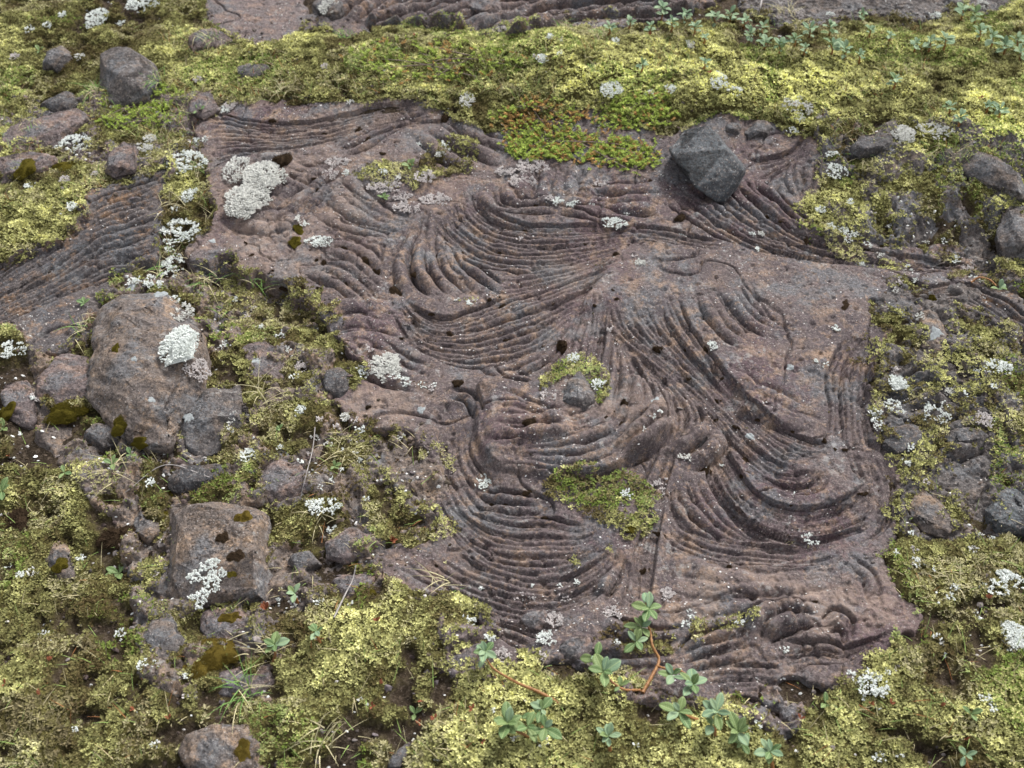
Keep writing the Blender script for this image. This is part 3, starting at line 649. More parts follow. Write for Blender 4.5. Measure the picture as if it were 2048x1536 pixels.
STONES = [
 ([(195,160),(203,118),(238,90),(272,95),(306,125),(318,160),(295,190),(240,200),(200,188)], .062, M_GREY, 'large rounded dark grey boulder in yellow moss at upper left', dict(round_=4, rough=.035, top=.55)),
 ([(83,108),(108,90),(140,95),(146,115),(112,130),(84,126)], .035, M_GREY, 'small rounded grey stone just left of the large boulder', {}),
 ([(72,198),(118,176),(156,184),(152,214),(108,222)], .03, M_DARK, 'low dark stone half sunk in moss below left of the round boulder', {}),
 ([(0,255),(60,238),(165,216),(176,230),(112,270),(96,295),(40,288),(0,296)], .022, M_PINK, 'long flat pinkish rock at the left edge above the olive cushions', dict(rough=.03, top=.85)),
 ([(375,62),(400,52),(440,60),(462,72),(440,86),(380,98)], .028, M_PINK, 'flat brown stone between the boulder and the smooth reddish slab', {}),
 ([(213,300),(245,282),(272,292),(266,335),(226,346),(211,335)], .03, M_PINK, 'brown block standing in moss above the left ropy slab', {}),
 ([(-10,315),(60,300),(118,312),(95,338),(30,350),(-10,362)], .018, M_PINK, 'flat brown rock under the olive moss cushions at the left edge', dict(top=.85)),
 ([(205,600),(250,572),(340,590),(378,640),(398,700),(408,755),(372,800),(352,850),(330,885),(290,880),(245,855),(200,820),(165,775),(185,720),(190,660)], .055, M_TAN, 'large brown wrinkled rock carrying the round white lichen cushion on the left', dict(rough=.05, top=.8, wrinkle=.006)),
 ([(345,830),(375,778),(430,750),(485,752),(505,800),(500,850),(452,888),(400,900),(345,882)], .055, M_GREY, 'knobbly grey rock leaning against the big brown rock', dict(rough=.07)),
 ([(70,735),(120,702),(182,702),(190,760),(170,790),(110,800),(70,798)], .022, M_PINK, 'pale pinkish rock left of the big wrinkled brown rock', dict(top=.82)),
 ([(160,870),(190,840),(232,858),(242,882),(200,895)], .02, M_GREY, 'small grey rock under the lower left corner of the wrinkled rock', {}),
 ([(330,942),(360,925),(420,915),(460,920),(470,940),(440,960),(400,978),(350,978),(332,966)], .032, M_DARK, 'dark charcoal oblong stone lying above the pitted block', dict(round_=5, rough=.04)),
 ([(335,1010),(420,985),(500,998),(532,1020),(530,1100),(545,1140),(525,1188),(460,1198),(400,1178),(330,1208),(318,1150),(333,1090)], .045, M_TAN, 'big pitted pinkish block with dark moss spots at lower left', dict(rough=.035, top=.86)),
 ([(250,1010),(290,985),(320,1010),(312,1060),(290,1082),(260,1062)], .03, M_TAN, 'narrow pale rock left of the pitted block', {}),
 ([(515,950),(560,905),(600,915),(622,950),(610,990),(545,1002),(512,978)], .024, M_PINK, 'purplish flat rock right of the dark oblong stone', dict(top=.8)),
 ([(85,1110),(110,1075),(136,1090),(152,1150),(118,1158)], .02, M_TAN, 'small pale pink rock with an olive moss spot at lower left', {}),
 ([(480,692),(520,680),(560,700),(577,760),(540,776),(505,770)], .014, M_PINK, 'flat purplish plate in brown moss between the two white cushions', dict(top=.88)),
 ([(650,1080),(690,1050),(745,1068),(742,1100),(690,1122),(650,1112)], .014, M_PINK, 'pinkish flat stone left of the lowest lava bowl', dict(top=.85)),
 ([(572,1112),(620,1095),(642,1120),(600,1142)], .016, M_GREY, 'small grey stone right of the pitted block', {}),
 ([(650,1170),(700,1145),(760,1150),(740,1185),(680,1200)], .014, M_PINK, 'low pinkish stone next to the pale twig', dict(top=.85)),
 ([(345,1482),(420,1456),(510,1450),(532,1480),(522,1545),(400,1565),(370,1512)], .03, M_TAN, 'rough pinkish rock cut off by the bottom edge', dict(top=.82)),
 ([(430,1345),(520,1310),(560,1350),(540,1388),(450,1402),(418,1375)], .02, M_PINK, 'flat brown rock below the golden moss cushion', dict(top=.85)),
 ([(285,1232),(340,1222),(372,1280),(350,1330),(300,1322),(280,1270)], .02, M_GREY, 'grey weathered rock left of the golden moss cushion', {}),
 ([(400,1215),(470,1210),(510,1250),(500,1290),(430,1290),(395,1250)], .02, M_PINK, 'low brown rock between pitted block and golden moss cushion', dict(top=.85)),
 ([(1108,802),(1125,762),(1160,740),(1186,770),(1192,800),(1162,816),(1116,812)], .026, M_GREY, 'small grey stone ringed by moss in the middle of the lava slab', dict(top=.45, rough=.05)),
 ([(1040,1240),(1060,1226),(1086,1220),(1100,1240),(1080,1262),(1054,1256)], .022, M_PINK, 'small pinkish stone at the foot of the lowest lava bowl', {}),
 ([(1112,1292),(1140,1270),(1182,1262),(1192,1290),(1160,1318),(1128,1308)], .026, M_PINK, 'pale angular stone left of the orange stemmed willow', dict(top=.7)),
 ([(878,1328),(920,1296),(966,1284),(962,1320),(905,1340)], .014, M_PINK, 'flat wedge of brown rock left of the small willow shoot', dict(top=.88)),
 ([(772,1535),(788,1500),(818,1478),(828,1495),(800,1535)], .02, M_GREY, 'smooth grey pebble in moss at the bottom edge', dict(round_=5)),
 ([(930,8),(952,-12),(1000,-4),(1002,16),(972,28),(940,20)], .03, M_PINK, 'flat topped brown stone resting on the far ropy outcrop', dict(top=.85)),
 ([(1490,250),(1515,236),(1548,244),(1538,262),(1500,266)], .025, M_GREY, 'pale grey stone behind the dark angular block', {}),
 ([(1450,246),(1468,236),(1486,245),(1480,259),(1455,256)], .018, M_GREY, 'small grey pebble touching the moss behind the angular block', dict(round_=5)),
 ([(1700,292),(1722,264),(1790,264),(1782,290),(1720,302)], .018, M_DARK, 'dark flat rock below the yellow moss at right', dict(top=.85)),
 ([(1910,280),(1960,284),(2050,330),(2065,372),(1990,350),(1930,312)], .035, M_GREY, 'long grey wedge of rock near the right edge', dict(top=.8)),
 ([(2010,402),(2040,382),(2085,382),(2085,500),(2022,490),(2004,440)], .04, M_GREY, 'grey boulder cut off by the right edge beside the dark hollow', {}),
 ([(1975,1010),(2002,966),(2050,975),(2085,1000),(2085,1062),(2000,1062),(1972,1036)], .028, M_BLUE, 'blue grey angular rock at the right edge beside the lava bowl', {}),
 ([(1820,1000),(1845,968),(1880,992),(1915,1040),(1900,1072),(1850,1056),(1825,1030)], .016, M_TAN, 'flat tan rock right of the big lava bowl', dict(top=.88)),
 ([(1838,622),(1868,610),(1896,655),(1890,702),(1858,704),(1836,662)], .018, M_TAN, 'pale tan rock with white lichen under the arched lava band', dict(top=.8)),
 ([(1765,884),(1800,842),(1842,850),(1852,892),(1800,914)], .018, M_DARK, 'dark lump of lava touching the right rim of the slab', {}),
 ([(1895,855),(1940,842),(1985,862),(1960,890),(1905,885)], .02, M_GREY, 'longish grey lava fragment in the rubble on the right', {}),
 ([(1560,1418),(1590,1402),(1612,1420),(1590,1448),(1562,1440)], .018, M_PINK, 'smooth brown stone at the tip of the slab near the lower willow shoots', {}),
 ([(1230,1255),(1290,1240),(1300,1262),(1250,1275)], .012, M_PINK, 'thin lava chip behind the largest willow', {}),
 ([(640,745),(672,730),(700,745),(690,790),(650,790)], .02, M_DARK, 'dark broken lava lump at the left rim of the slab', {}),
 ([(0,770),(40,742),(75,790),(60,850),(10,830)], .02, M_PINK, 'flat brown rock at the left edge beside the dark moss cushions', dict(top=.85)),
 ([(1085,-5),(1120,-18),(1150,-8),(1130,8),(1095,8)], .018, M_PINK, 'small brown stone on the far outcrop right of the flat topped one', {}),
 ([(620,10),(650,-8),(690,5),(680,30),(640,34)], .03, M_GREY, 'grey lichen spotted stone between the two far slabs', {}),
 ([(470,130),(510,118),(545,128),(520,150),(480,148)], .018, M_GREY, 'grey stone poking from yellow moss above the upper left folds', {}),
 ([(370,200),(420,185),(440,215),(405,235),(375,225)], .014, M_PINK, 'low brown rock at the upper left corner of the slab', dict(top=.85)),
]
for i, (P, h, m, lb, kw) in enumerate(STONES): stone(P, h, m, lb, seed=i + 3, **kw)

# the angular block lying on the slab
def block(pts, mat, label):
    P = []
    for px_, py_, h in pts:
        x0, y0, z0 = G(1415, 330, SURF); x, y = at(px_, py_, float(z0) + h); P.append(Vector((float(x), float(y), float(z0) + h)))
    c = sum(P, Vector()) / len(P); c.z = min(p.z for p in P)
    bm = bmesh.new()
    for p in P: bm.verts.new(p - c)
    bmesh.ops.convex_hull(bm, input=bm.verts); rgb_ = np.random.default_rng(4)
    for _ in range(1):
        nn = Vector(rgb_.normal(0, 1, 3)); nn.z = abs(nn.z) * .8; nn.normalize(); mxd = max(v.co.dot(nn) for v in bm.verts)
        bmesh.ops.bisect_plane(bm, geom=bm.verts[:] + bm.edges[:] + bm.faces[:], plane_co=nn * (mxd - rgb_.uniform(.002, .008)), plane_no=nn, clear_outer=True); bmesh.ops.convex_hull(bm, input=bm.verts)
    bmesh.ops.delete(bm, geom=[v for v in bm.verts if not v.link_faces], context='VERTS')
    bmesh.ops.triangulate(bm, faces=bm.faces)
    for _ in range(6):
        es = [e for e in bm.edges if e.calc_length() > .004]
        if not es: break
        bmesh.ops.subdivide_edges(bm, edges=es, cuts=1); bmesh.ops.triangulate(bm, faces=[f for f in bm.faces if len(f.verts) > 3])
    bmesh.ops.smooth_vert(bm, verts=bm.verts, factor=.5, use_axis_x=True, use_axis_y=True, use_axis_z=True)
    bm.normal_update()
    co = np.array([v.co for v in bm.verts]); no = np.array([v.normal for v in bm.verts])
    rb = 1 - 2 * np.abs(fbm3(co * np.array([1, 1.6, 1]), .06, 3, 76)); d = fbm3(co, .05, 4, 77) * .0045 + np.round(rb * 3) / 3 * .0028 + fbm3(co, .012, 4, 78) * .0016 - np.clip(fbm3(co * np.array([1, .5, 1]), .012, 2, 79) - .3, 0, 1) * .010
    co = co + no * d[:, None]
    for v, q in zip(bm.verts, co): v.co = q
    me = bpy.data.meshes.new('rock'); bm.to_mesh(me); bm.free()
    for p in me.polygons: p.use_smooth = True
    o = link('rock', me, mat, loc=c); tag(o, label, 'rock')
    BV.append(([v.co + o.location for v in me.vertices], [tuple(p.vertices) for p in me.polygons]))
block([(1340,298,.050),(1372,262,.062),(1412,254,.070),(1424,262,.070),(1452,300,.062),(1490,340,.045),(1352,308,.052),(1392,375,.030),(1436,402,.006),(1450,402,.0),
       (1488,346,.020),(1470,378,.0),(1430,396,-.01),(1360,330,.0),(1350,300,.0),(1420,270,.0),(1480,320,-.01)], M_BLUE, 'dark blue grey angular block lying on the ropy slab')

BVH = BVHTree.FromPolygons(*(lambda vs, fs: (vs, fs))(*(lambda: ([v for b in BV for v in b[0]], [tuple(i + off for i in f) for (b, off) in zip(BV, np.r_[0, np.cumsum([len(b[0]) for b in BV])[:-1]]) for f in b[1]]))()))
def hit(px, py, off=0.0):
    """visible surface point under a pixel of the photo: stone if one stands there, else slab or soil"""
    x, y, z = G(px, py, SURFs); p = Vector((float(x), float(y), float(look(SURFs, x, y))))
    dx, dy, dz = ray(px, py); d = Vector((float(dx), float(dy), float(dz))).normalized()
    r = BVH.ray_cast(Vector((0, 0, CH)), d, 6)
    n = Vector((0, 0, 1))
    if r[0] is not None and r[3] < (p - Vector((0, 0, CH))).length + .01: p, n = r[0], r[1]
    return p + Vector((0, 0, off)), n
def mpp_at(p): return math.sqrt(p.x ** 2 + p.y ** 2 + (CH - p.z) ** 2) / FP
def sinel(p): return (CH - p.z) / math.sqrt(p.x ** 2 + p.y ** 2 + (CH - p.z) ** 2)

# ------------------------------------------------------------------ moss carpet (uncountable)
def blades(P, size, nb, col, seed, up=.55, wid=.42):
    """star tufts: nb small pointed leaves from each point"""
    rg = np.random.default_rng(seed); n = len(P); k = n * nb
    B = np.repeat(P, nb, 0); s = np.repeat(size, nb) * rg.uniform(.6, 1.15, k)
    az_ = rg.uniform(0, 2 * np.pi, k); e = np.arcsin(np.clip(rg.normal(up, .28, k), .05, 1))
    D = np.c_[np.cos(az_) * np.cos(e), np.sin(az_) * np.cos(e), np.sin(e)]
    S = np.c_[-np.sin(az_), np.cos(az_), np.zeros(k)]
    w = (s * wid)[:, None]; s = s[:, None]
    m = B + D * s * .55
    V = np.stack([B, m - S * w * .5 + [0, 0, 0], B + D * s, m + S * w * .5], 1)
    C = np.repeat(np.repeat(col, nb, 0) * rg.uniform(.8, 1.2, (k, 1)), 4, 0).reshape(k, 4, 3)
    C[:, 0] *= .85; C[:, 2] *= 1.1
    F = np.arange(k * 4).reshape(k, 4)
    return V.reshape(-1, 3), F, C.reshape(-1, 3)
def moss_points(n, seed):
    rg = np.random.default_rng(seed); x = rg.uniform(-1.41, 1.41, n); y = rg.uniform(.35, 2.7, n)
    # keep to a little more than the view
    Z = y * CP + CH * SP; keep = np.abs(x) < Z * math.tan(R(HFOV / 2)) + .22
    x, y = x[keep], y[keep]; cv = look(cover, x, y); k = rg.random(len(x)) < cv ** 1.3
    x, y = x[k], y[k]; return x, y, look(cover, x, y), look(dens, x, y), look(yel, x, y), look(clump, x, y)
NT = 720000
x, y, cv, dn, ye, cl = moss_points(NT, 5)
os_ = look(onslab, x, y); z = np.maximum(look(SURF, x, y), look(HG, x, y)) + rng.uniform(-.001, .002, len(x))
z = z + look(slabmoss, x, y) * rng.random(len(x))
sz = rng.uniform(.0025, .0055, len(x)) * (.82 + .3 * ye) * (.72 + .65 * vn(x / .07, y / .07, 141))
base = np.array([.095, .078, .032]); mid = np.array([.30, .295, .115]); top_ = np.array([.78, .765, .33]); pale = np.array([.58, .53, .32]); brown = np.array([.085, .055, .025]); grn = np.array([.20, .33, .05])
v1 = vn(x / .05, y / .05, 101); v2 = rng.random(len(x)); v3 = vn(x / .012, y / .012, 103)
t = np.clip(ye * .75 + .02 + (v3 - .5) * .6 + (cl - .5) * .95 + (v2 - .5) * .35, 0, 1)[:, None]
c = np.where(t < .5, base + (mid - base) * t * 2, mid + (top_ - mid) * (t - .5) * 2)
pm = ((v1 > .62) & (v2 < .6) & (ye < .7))[:, None]; c = np.where(pm, c * .45 + pale * .55, c)
bmk = ((vn(x / .06, y / .06, 107) > .74) & (ye < .6))[:, None]; c = np.where(bmk, c * .35 + brown * .65, c)
gm = ((vn(x / .10, y / .10, 109) > .70) & (v2 < .5))[:, None]; c = np.where(gm, c * .5 + grn * .5, c)
c = c * (1 + .22 * sst(.75, 1, ye))[:, None]
br2 = ((vn(x / .035, y / .035, 131) > .57) & (ye < .42) & (rng.random(len(x)) < .7))[:, None]; c = np.where(br2, c * .4 + np.array([.10, .066, .030]) * .6, c)
c = np.clip(c, 0, .92)
_, py_ = project(x, y, z); px_, _ = project(x, y, z)
region = np.where(py_ < 420, np.where(px_ < 1000, 0, 1), np.where(py_ > 1120, np.where(px_ < 1000, 2, 3), np.where(px_ < 1000, 4, 5)))
RL = ['yellow and olive moss carpet around the boulder at upper left', 'bright yellow moss carpet on the ridge at upper right',
      'olive moss carpet with dark gaps at lower left', 'yellow green moss carpet under the willows at lower right',
      'thin brownish moss between the rocks at middle left', 'patchy moss right of and on the lava slab']
for r_ in range(6):
    k = region == r_
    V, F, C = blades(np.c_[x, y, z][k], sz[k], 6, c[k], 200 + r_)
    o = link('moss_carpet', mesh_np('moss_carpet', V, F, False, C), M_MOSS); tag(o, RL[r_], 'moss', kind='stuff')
print('moss tufts', len(x))

# ------------------------------------------------------------------ lichens
def floret_template(rg):
    V = []; F = []
    for a in range(4):
        d = Vector(rg.normal(0, 1, 3)); d.z = abs(d.z) * 1.2 + .4; d.normalize()
        c_ = d * .55; s = Vector(rg.normal(0, 1, 3)).cross(d).normalized(); u = d.cross(s)
        b = len(V); w = rg.uniform(.22, .34)
        V += [c_ - d * .5, c_ + s * w, c_ + u * w, c_ - s * w, c_ - u * w, c_ + d * .38]
        F += [(b, b + 2, b + 1), (b, b + 3, b + 2), (b, b + 4, b + 3), (b, b + 1, b + 4), (b + 5, b + 1, b + 2), (b + 5, b + 2, b + 3), (b + 5, b + 3, b + 4), (b + 5, b + 4, b + 1)]
    return np.array(V), np.array(F)
FT = [floret_template(np.random.default_rng(i)) for i in range(6)]
def lichen_mesh(ells, h, fs, seed, fill=1.0):
    """ells: (cx,cy,rx,ry) metres, local; coral-like florets packed over low domes"""
    rg = np.random.default_rng(seed); Vs = []; Fs = []; off = 0
    for (cx, cy, rx, ry) in ells:
        n = int(max(6, math.pi * rx * ry / (fs * fs) * 2.0 * fill))
        a = rg.uniform(0, 2 * np.pi, n); q = np.sqrt(rg.random(n)) * (1 + .10 * np.sin(a * 3 + seed) + .08 * np.sin(a * 5 + seed * 2))
        q = np.minimum(q, 1.15)
        X = cx + rx * q * np.cos(a); Y = cy + ry * q * np.sin(a); Z = h * np.sqrt(np.clip(1 - (q / 1.18) ** 2, 0, 1)) - fs * .3 + rg.normal(0, fs * .18, n)
        lace = vn(X / .0065 + seed, Y / .0065, seed) > (.2 if fill > 1.15 else .36)
        for i in range(n):
            if not lace[i] and i > 4: continue
            tv, tf = FT[rg.integers(6)]; s = fs * rg.uniform(.7, 1.15)
            ang = rg.uniform(0, 6.28); ca, sa = math.cos(ang), math.sin(ang)
            v = tv * s; v = np.c_[v[:, 0] * ca - v[:, 1] * sa, v[:, 0] * sa + v[:, 1] * ca, v[:, 2]]
            v[:, 0] += v[:, 2] * .7 * math.cos(a[i]) * q[i]; v[:, 1] += v[:, 2] * .7 * math.sin(a[i]) * q[i]
            Vs.append(v + [X[i], Y[i], Z[i]]); Fs.append(tf + off); off += len(tv)
        # pale body under the florets
        if fill > 1.15:
            m = 18; bv = [[cx, cy, h * .5]]; bf = []
            for i_ in range(1, 7):
                for j_ in range(m):
                    a_ = j_ / m * 6.283; q_ = i_ / 6 * .86 * (1 + .10 * math.sin(a_ * 3 + seed) + .08 * math.sin(a_ * 5 + seed * 2)) * (1 + rg.uniform(-.06, .06))
                    bv.append([cx + rx * .88 * q_ * math.cos(a_), cy + ry * q_ * math.sin(a_), h * math.sqrt(max(0, 1 - (i_ / 6) ** 2)) * .5 - .0005 + rg.normal(0, fs * .12)])
            for j_ in range(m): bf.append((0, 1 + j_, 1 + (j_ + 1) % m))
            for i_ in range(5):
                for j_ in range(m): q0 = 1 + i_ * m; bf += [(q0 + j_, q0 + m + j_, q0 + m + (j_ + 1) % m), (q0 + j_, q0 + m + (j_ + 1) % m, q0 + (j_ + 1) % m)]
            Vs.append(np.array(bv)); Fs.append(np.array(bf) + off); off += len(bv)
    return mesh_np('lichen', np.vstack(Vs), np.vstack(Fs), False)
def lichen(ells, label, mat=None, group=None, dome=.42, fs=None, fill=1.0, seed=1, name='lichen', cat_='lichen'):
    c = ells[0]; p, nrm = hit(c[0], c[1]); m = mpp_at(p); s = sinel(p)
    L = []
    for (x_, y_, rx, ry) in ells:
        q, _ = hit(x_, y_); L.append((q.x - p.x, q.y - p.y, rx * m, ry * m / s * .86))
    h = max(min(L[0][2], L[0][3]) * dome, .002)
    me = lichen_mesh(L, h, fs or min(max(.0032, L[0][2] * .13), .0046), seed, fill)
    o = link(name, me, mat or M_LICH, loc=p); tag(o, label, cat_, group)
    if nrm.z < .98: o.rotation_euler = Vector((0, 0, 1)).rotation_difference((nrm + Vector((0, 0, 1.3))).normalized()).to_euler()
    return o
BIG = [
 ([(527,366,40,36),(492,408,40,32)], 'largest white lichen cushion, two joined lobes on the upper left of the slab', M_LICHG, .5, 1.5),
 ([(478,342,30,26)], 'smaller greyish lichen tuft touching the top of the two lobed cushion', M_LICHG, .3, .9),
 ([(363,697,38,38)], 'bright white round lichen cushion on the wrinkled brown rock', M_LICH, .5, 1.5),
 ([(393,742,26,20)], 'ragged pinkish white lichen just below the bright round cushion', M_LICHP, .35, 1),
 ([(771,740,33,31)], 'round grey white lichen cushion at the left rim of the slab', M_LICHG, .55, 1.5),
 ([(415,1160,32,26),(425,1132,18,12),(402,1208,17,17)], 'long white branching lichen on the pitted block', M_LICH, .35, 1.1),
 ([(650,1015,36,18)], 'white branching lichen in brown moss right of the pitted block', M_LICH, .4, 1.1),
 ([(372,328,36,22)], 'white lichen mixed with dry grass left of the slab corner', M_LICH, .35, 1),
 ([(362,468,38,26)], 'spread white lichen between the left slab and the main slab', M_LICH, .35, .9),
 ([(346,535,22,24)], 'greenish white lichen above the wrinkled rock', M_LICH, .35, .8),
 ([(152,290,32,16)], 'long white lichen beside the flat pinkish rock', M_LICH, .35, 1),
 ([(283,302,22,12)], 'cream lichen tuft beside the brown block', M_LICHG, .35, .9),
 ([(195,40,20,18)], 'white lichen in dark moss left of the topmost lichen', M_LICH, .35, .9),
 ([(285,12,28,14)], 'topmost white lichen at the upper left', M_LICH, .35, .9),
 ([(1062,334,32,16),(1045,360,26,12),(1010,345,18,8)], 'flat pinkish grey lichen patch below the green crowberry', M_LICHP, .14, 1.1),
 ([(870,400,32,12),(815,415,28,12),(800,392,24,8)], 'long pale crusty lichen at the head of the upper swirl', M_LICHP, .12, 1.1),
 ([(850,355,20,14)], 'small pinkish lichen in the moss patch on top of the slab', M_LICHP, .25, 1),
 ([(770,375,32,12)], 'low grey lichen left in the moss patch on the slab', M_LICHP, .15, .9),
 ([(675,326,24,10),(660,348,14,12)], 'ragged greyish lichen between the upper folds and the moss patch', M_LICHP, .2, .9),
 ([(1228,449,24,12)], 'white lichen tuft sitting above the central knot of ropes', M_LICH, .35, 1),
 ([(1221,180,20,20)], 'white lichen tuft in the yellow moss left of centre ridge', M_LICH, .4, .9),
 ([(1438,165,16,18)], 'narrow white lichen on the dark edge of the moss ridge', M_LICH, .4, .8),
 ([(935,203,14,16)], 'pale grey lichen at the moss rim above the slab', M_LICHG, .4, .9),
 ([(1595,215,28,20)], 'greenish white lichen in moss up right of the angular block', M_LICHG, .35, .6),
 ([(1803,274,24,17)], 'round grey lichen below the moss near the dark flat rock', M_LICHG, .5, 1.3),
 ([(1870,265,30,16)], 'spread cream lichen right of the round grey lichen', M_LICHG, .25, .7),
 ([(1672,345,20,16)], 'white lichen in the moss right of the crumpled folds', M_LICH, .35, .7),
 ([(1793,768,18,15)], 'compact white lichen tuft just right of the vertical folds', M_LICH, .4, 1.2),
 ([(1985,736,36,13)], 'broad white lichen in moss near the right edge', M_LICH, .3, 1.1),
 ([(1875,825,24,24)], 'open white lichen in the rubble on the right', M_LICH, .3, .8),
 ([(1965,842,18,15)], 'pale pink lichen right of the open white one', M_LICHP, .35, .9),
 ([(1752,840,10,24)], 'narrow vertical lichen at the right rim of the slab', M_LICH, .3, .8),
 ([(1995,1165,44,22)], 'broad white lichen on moss at the lower right edge', M_LICH, .35, 1),
 ([(2030,1282,28,32)], 'dense white lichen cushion cut by the right edge', M_LICH, .4, 1.3),
 ([(1745,1372,28,24)], 'white lichen in the moss at the lower right foot of the slab', M_LICH, .4, .9),
 ([(967,966,15,18)], 'white lichen tuft in the hollow beside the raised plate', M_LICH, .45, 1.1),
 ([(597,735,18,16)], 'pinkish lichen left of the grey cushion on the slab rim', M_LICHP, .4, 1),
 ([(498,912,18,13)], 'white lichen beside the dark oblong stone', M_LICH, .4, .9),
 ([(465,845,10,20)], 'pale lichen streak on the knobbly grey rock', M_LICHG, .25, 1),
 ([(25,702,25,15)], 'white lichen at the left edge below the ropy slab', M_LICH, .4, 1.1),
 ([(365,630,22,22)], 'cream lichen on the top corner of the wrinkled rock', M_LICHG, .3, .9),
 ([(1095,1277,22,14)], 'white branching lichen left of the pale angular stone', M_LICH, .4, 1.1),
 ([(1110,1240,16,16)], 'spiky pale lichen right of the small pinkish stone', M_LICHP, .4, 1),
 ([(1226,1228,20,16)], 'spiky pale lichen behind the largest willow', M_LICHP, .4, 1),
 ([(1335,1190,11,14)], 'small round lichen right of the largest willow tip', M_LICHP, .5, 1.2),
 ([(1045,1195,22,9)], 'pale pink lichen lying across the lowest folds', M_LICHP, .35, .9),
 ([(1126,1197,11,8)], 'tiny pink lichen right of the lichen across the lowest folds', M_LICHP, .35, .9),
 ([(1003,1312,16,19)], 'pale lichen right of the small willow shoot with the long stem', M_LICHP, .35, .9),
 ([(935,1242,18,11)], 'white lichen on the moss rim below the lowest bowl', M_LICH, .35, .8),
 ([(640,485,26,11)], 'white lichen beside the olive cushion on the upper left of the slab', M_LICH, .35, 1),
 ([(1622,1080,18,11)], 'white lichen on the lowest ropes of the big bowl', M_LICH, .4, 1),
 ([(1424,693,9,10)], 'small white lichen on the long band of ropes', M_LICH, .45, 1.1),
 ([(1197,770,16,11)], 'white lichen right of the moss ringed stone', M_LICH, .4, 1),
 ([(1096,793,14,13)], 'pale lichen left of the moss ringed stone', M_LICHP, .35, 1),
 ([(1147,717,11,10)], 'white lichen above the moss ringed stone', M_LICH, .4, 1),
 ([(1325,975,18,20)], 'pinkish grey lichen at the fold beside the mossy hollow', M_LICHP, .2, .9),
 ([(1255,990,12,11)], 'white lichen in the mossy triangle in the slab', M_LICH, .4, .9),
 ([(297,1330,20,11)], 'white lichen lying on olive moss at lower left', M_LICH, .35, 1.1),
 ([(237,1272,14,12)], 'thin branching white lichen above the one on olive moss', M_LICH, .5, .5),
 ([(728,745,9,15)], 'small white lichen touching the left of the round grey cushion', M_LICH, .4, 1),
 ([(1000,60,14,6)], 'small pale lichen at the foot of the far ropes', M_LICHP, .3, .9),
 ([(1225,1,14,8)], 'pale lichen on the far ropes at the top edge', M_LICH, .3, .9),
 ([(655,15,18,12)], 'pale lichen on the stone between the far slabs', M_LICHG, .3, .9),
 ([(1690,470,26,16)], 'white lichen spread over moss at the end of the right folds', M_LICH, .3, .6),
 ([(1835,1125,12,8)], 'little white lichen under the flat tan rock', M_LICH, .4, .9),
]
for i, (E, lb, mt, dm, fl) in enumerate(BIG): lichen(E, lb, mt, dome=dm, fill=fl, seed=i + 7)
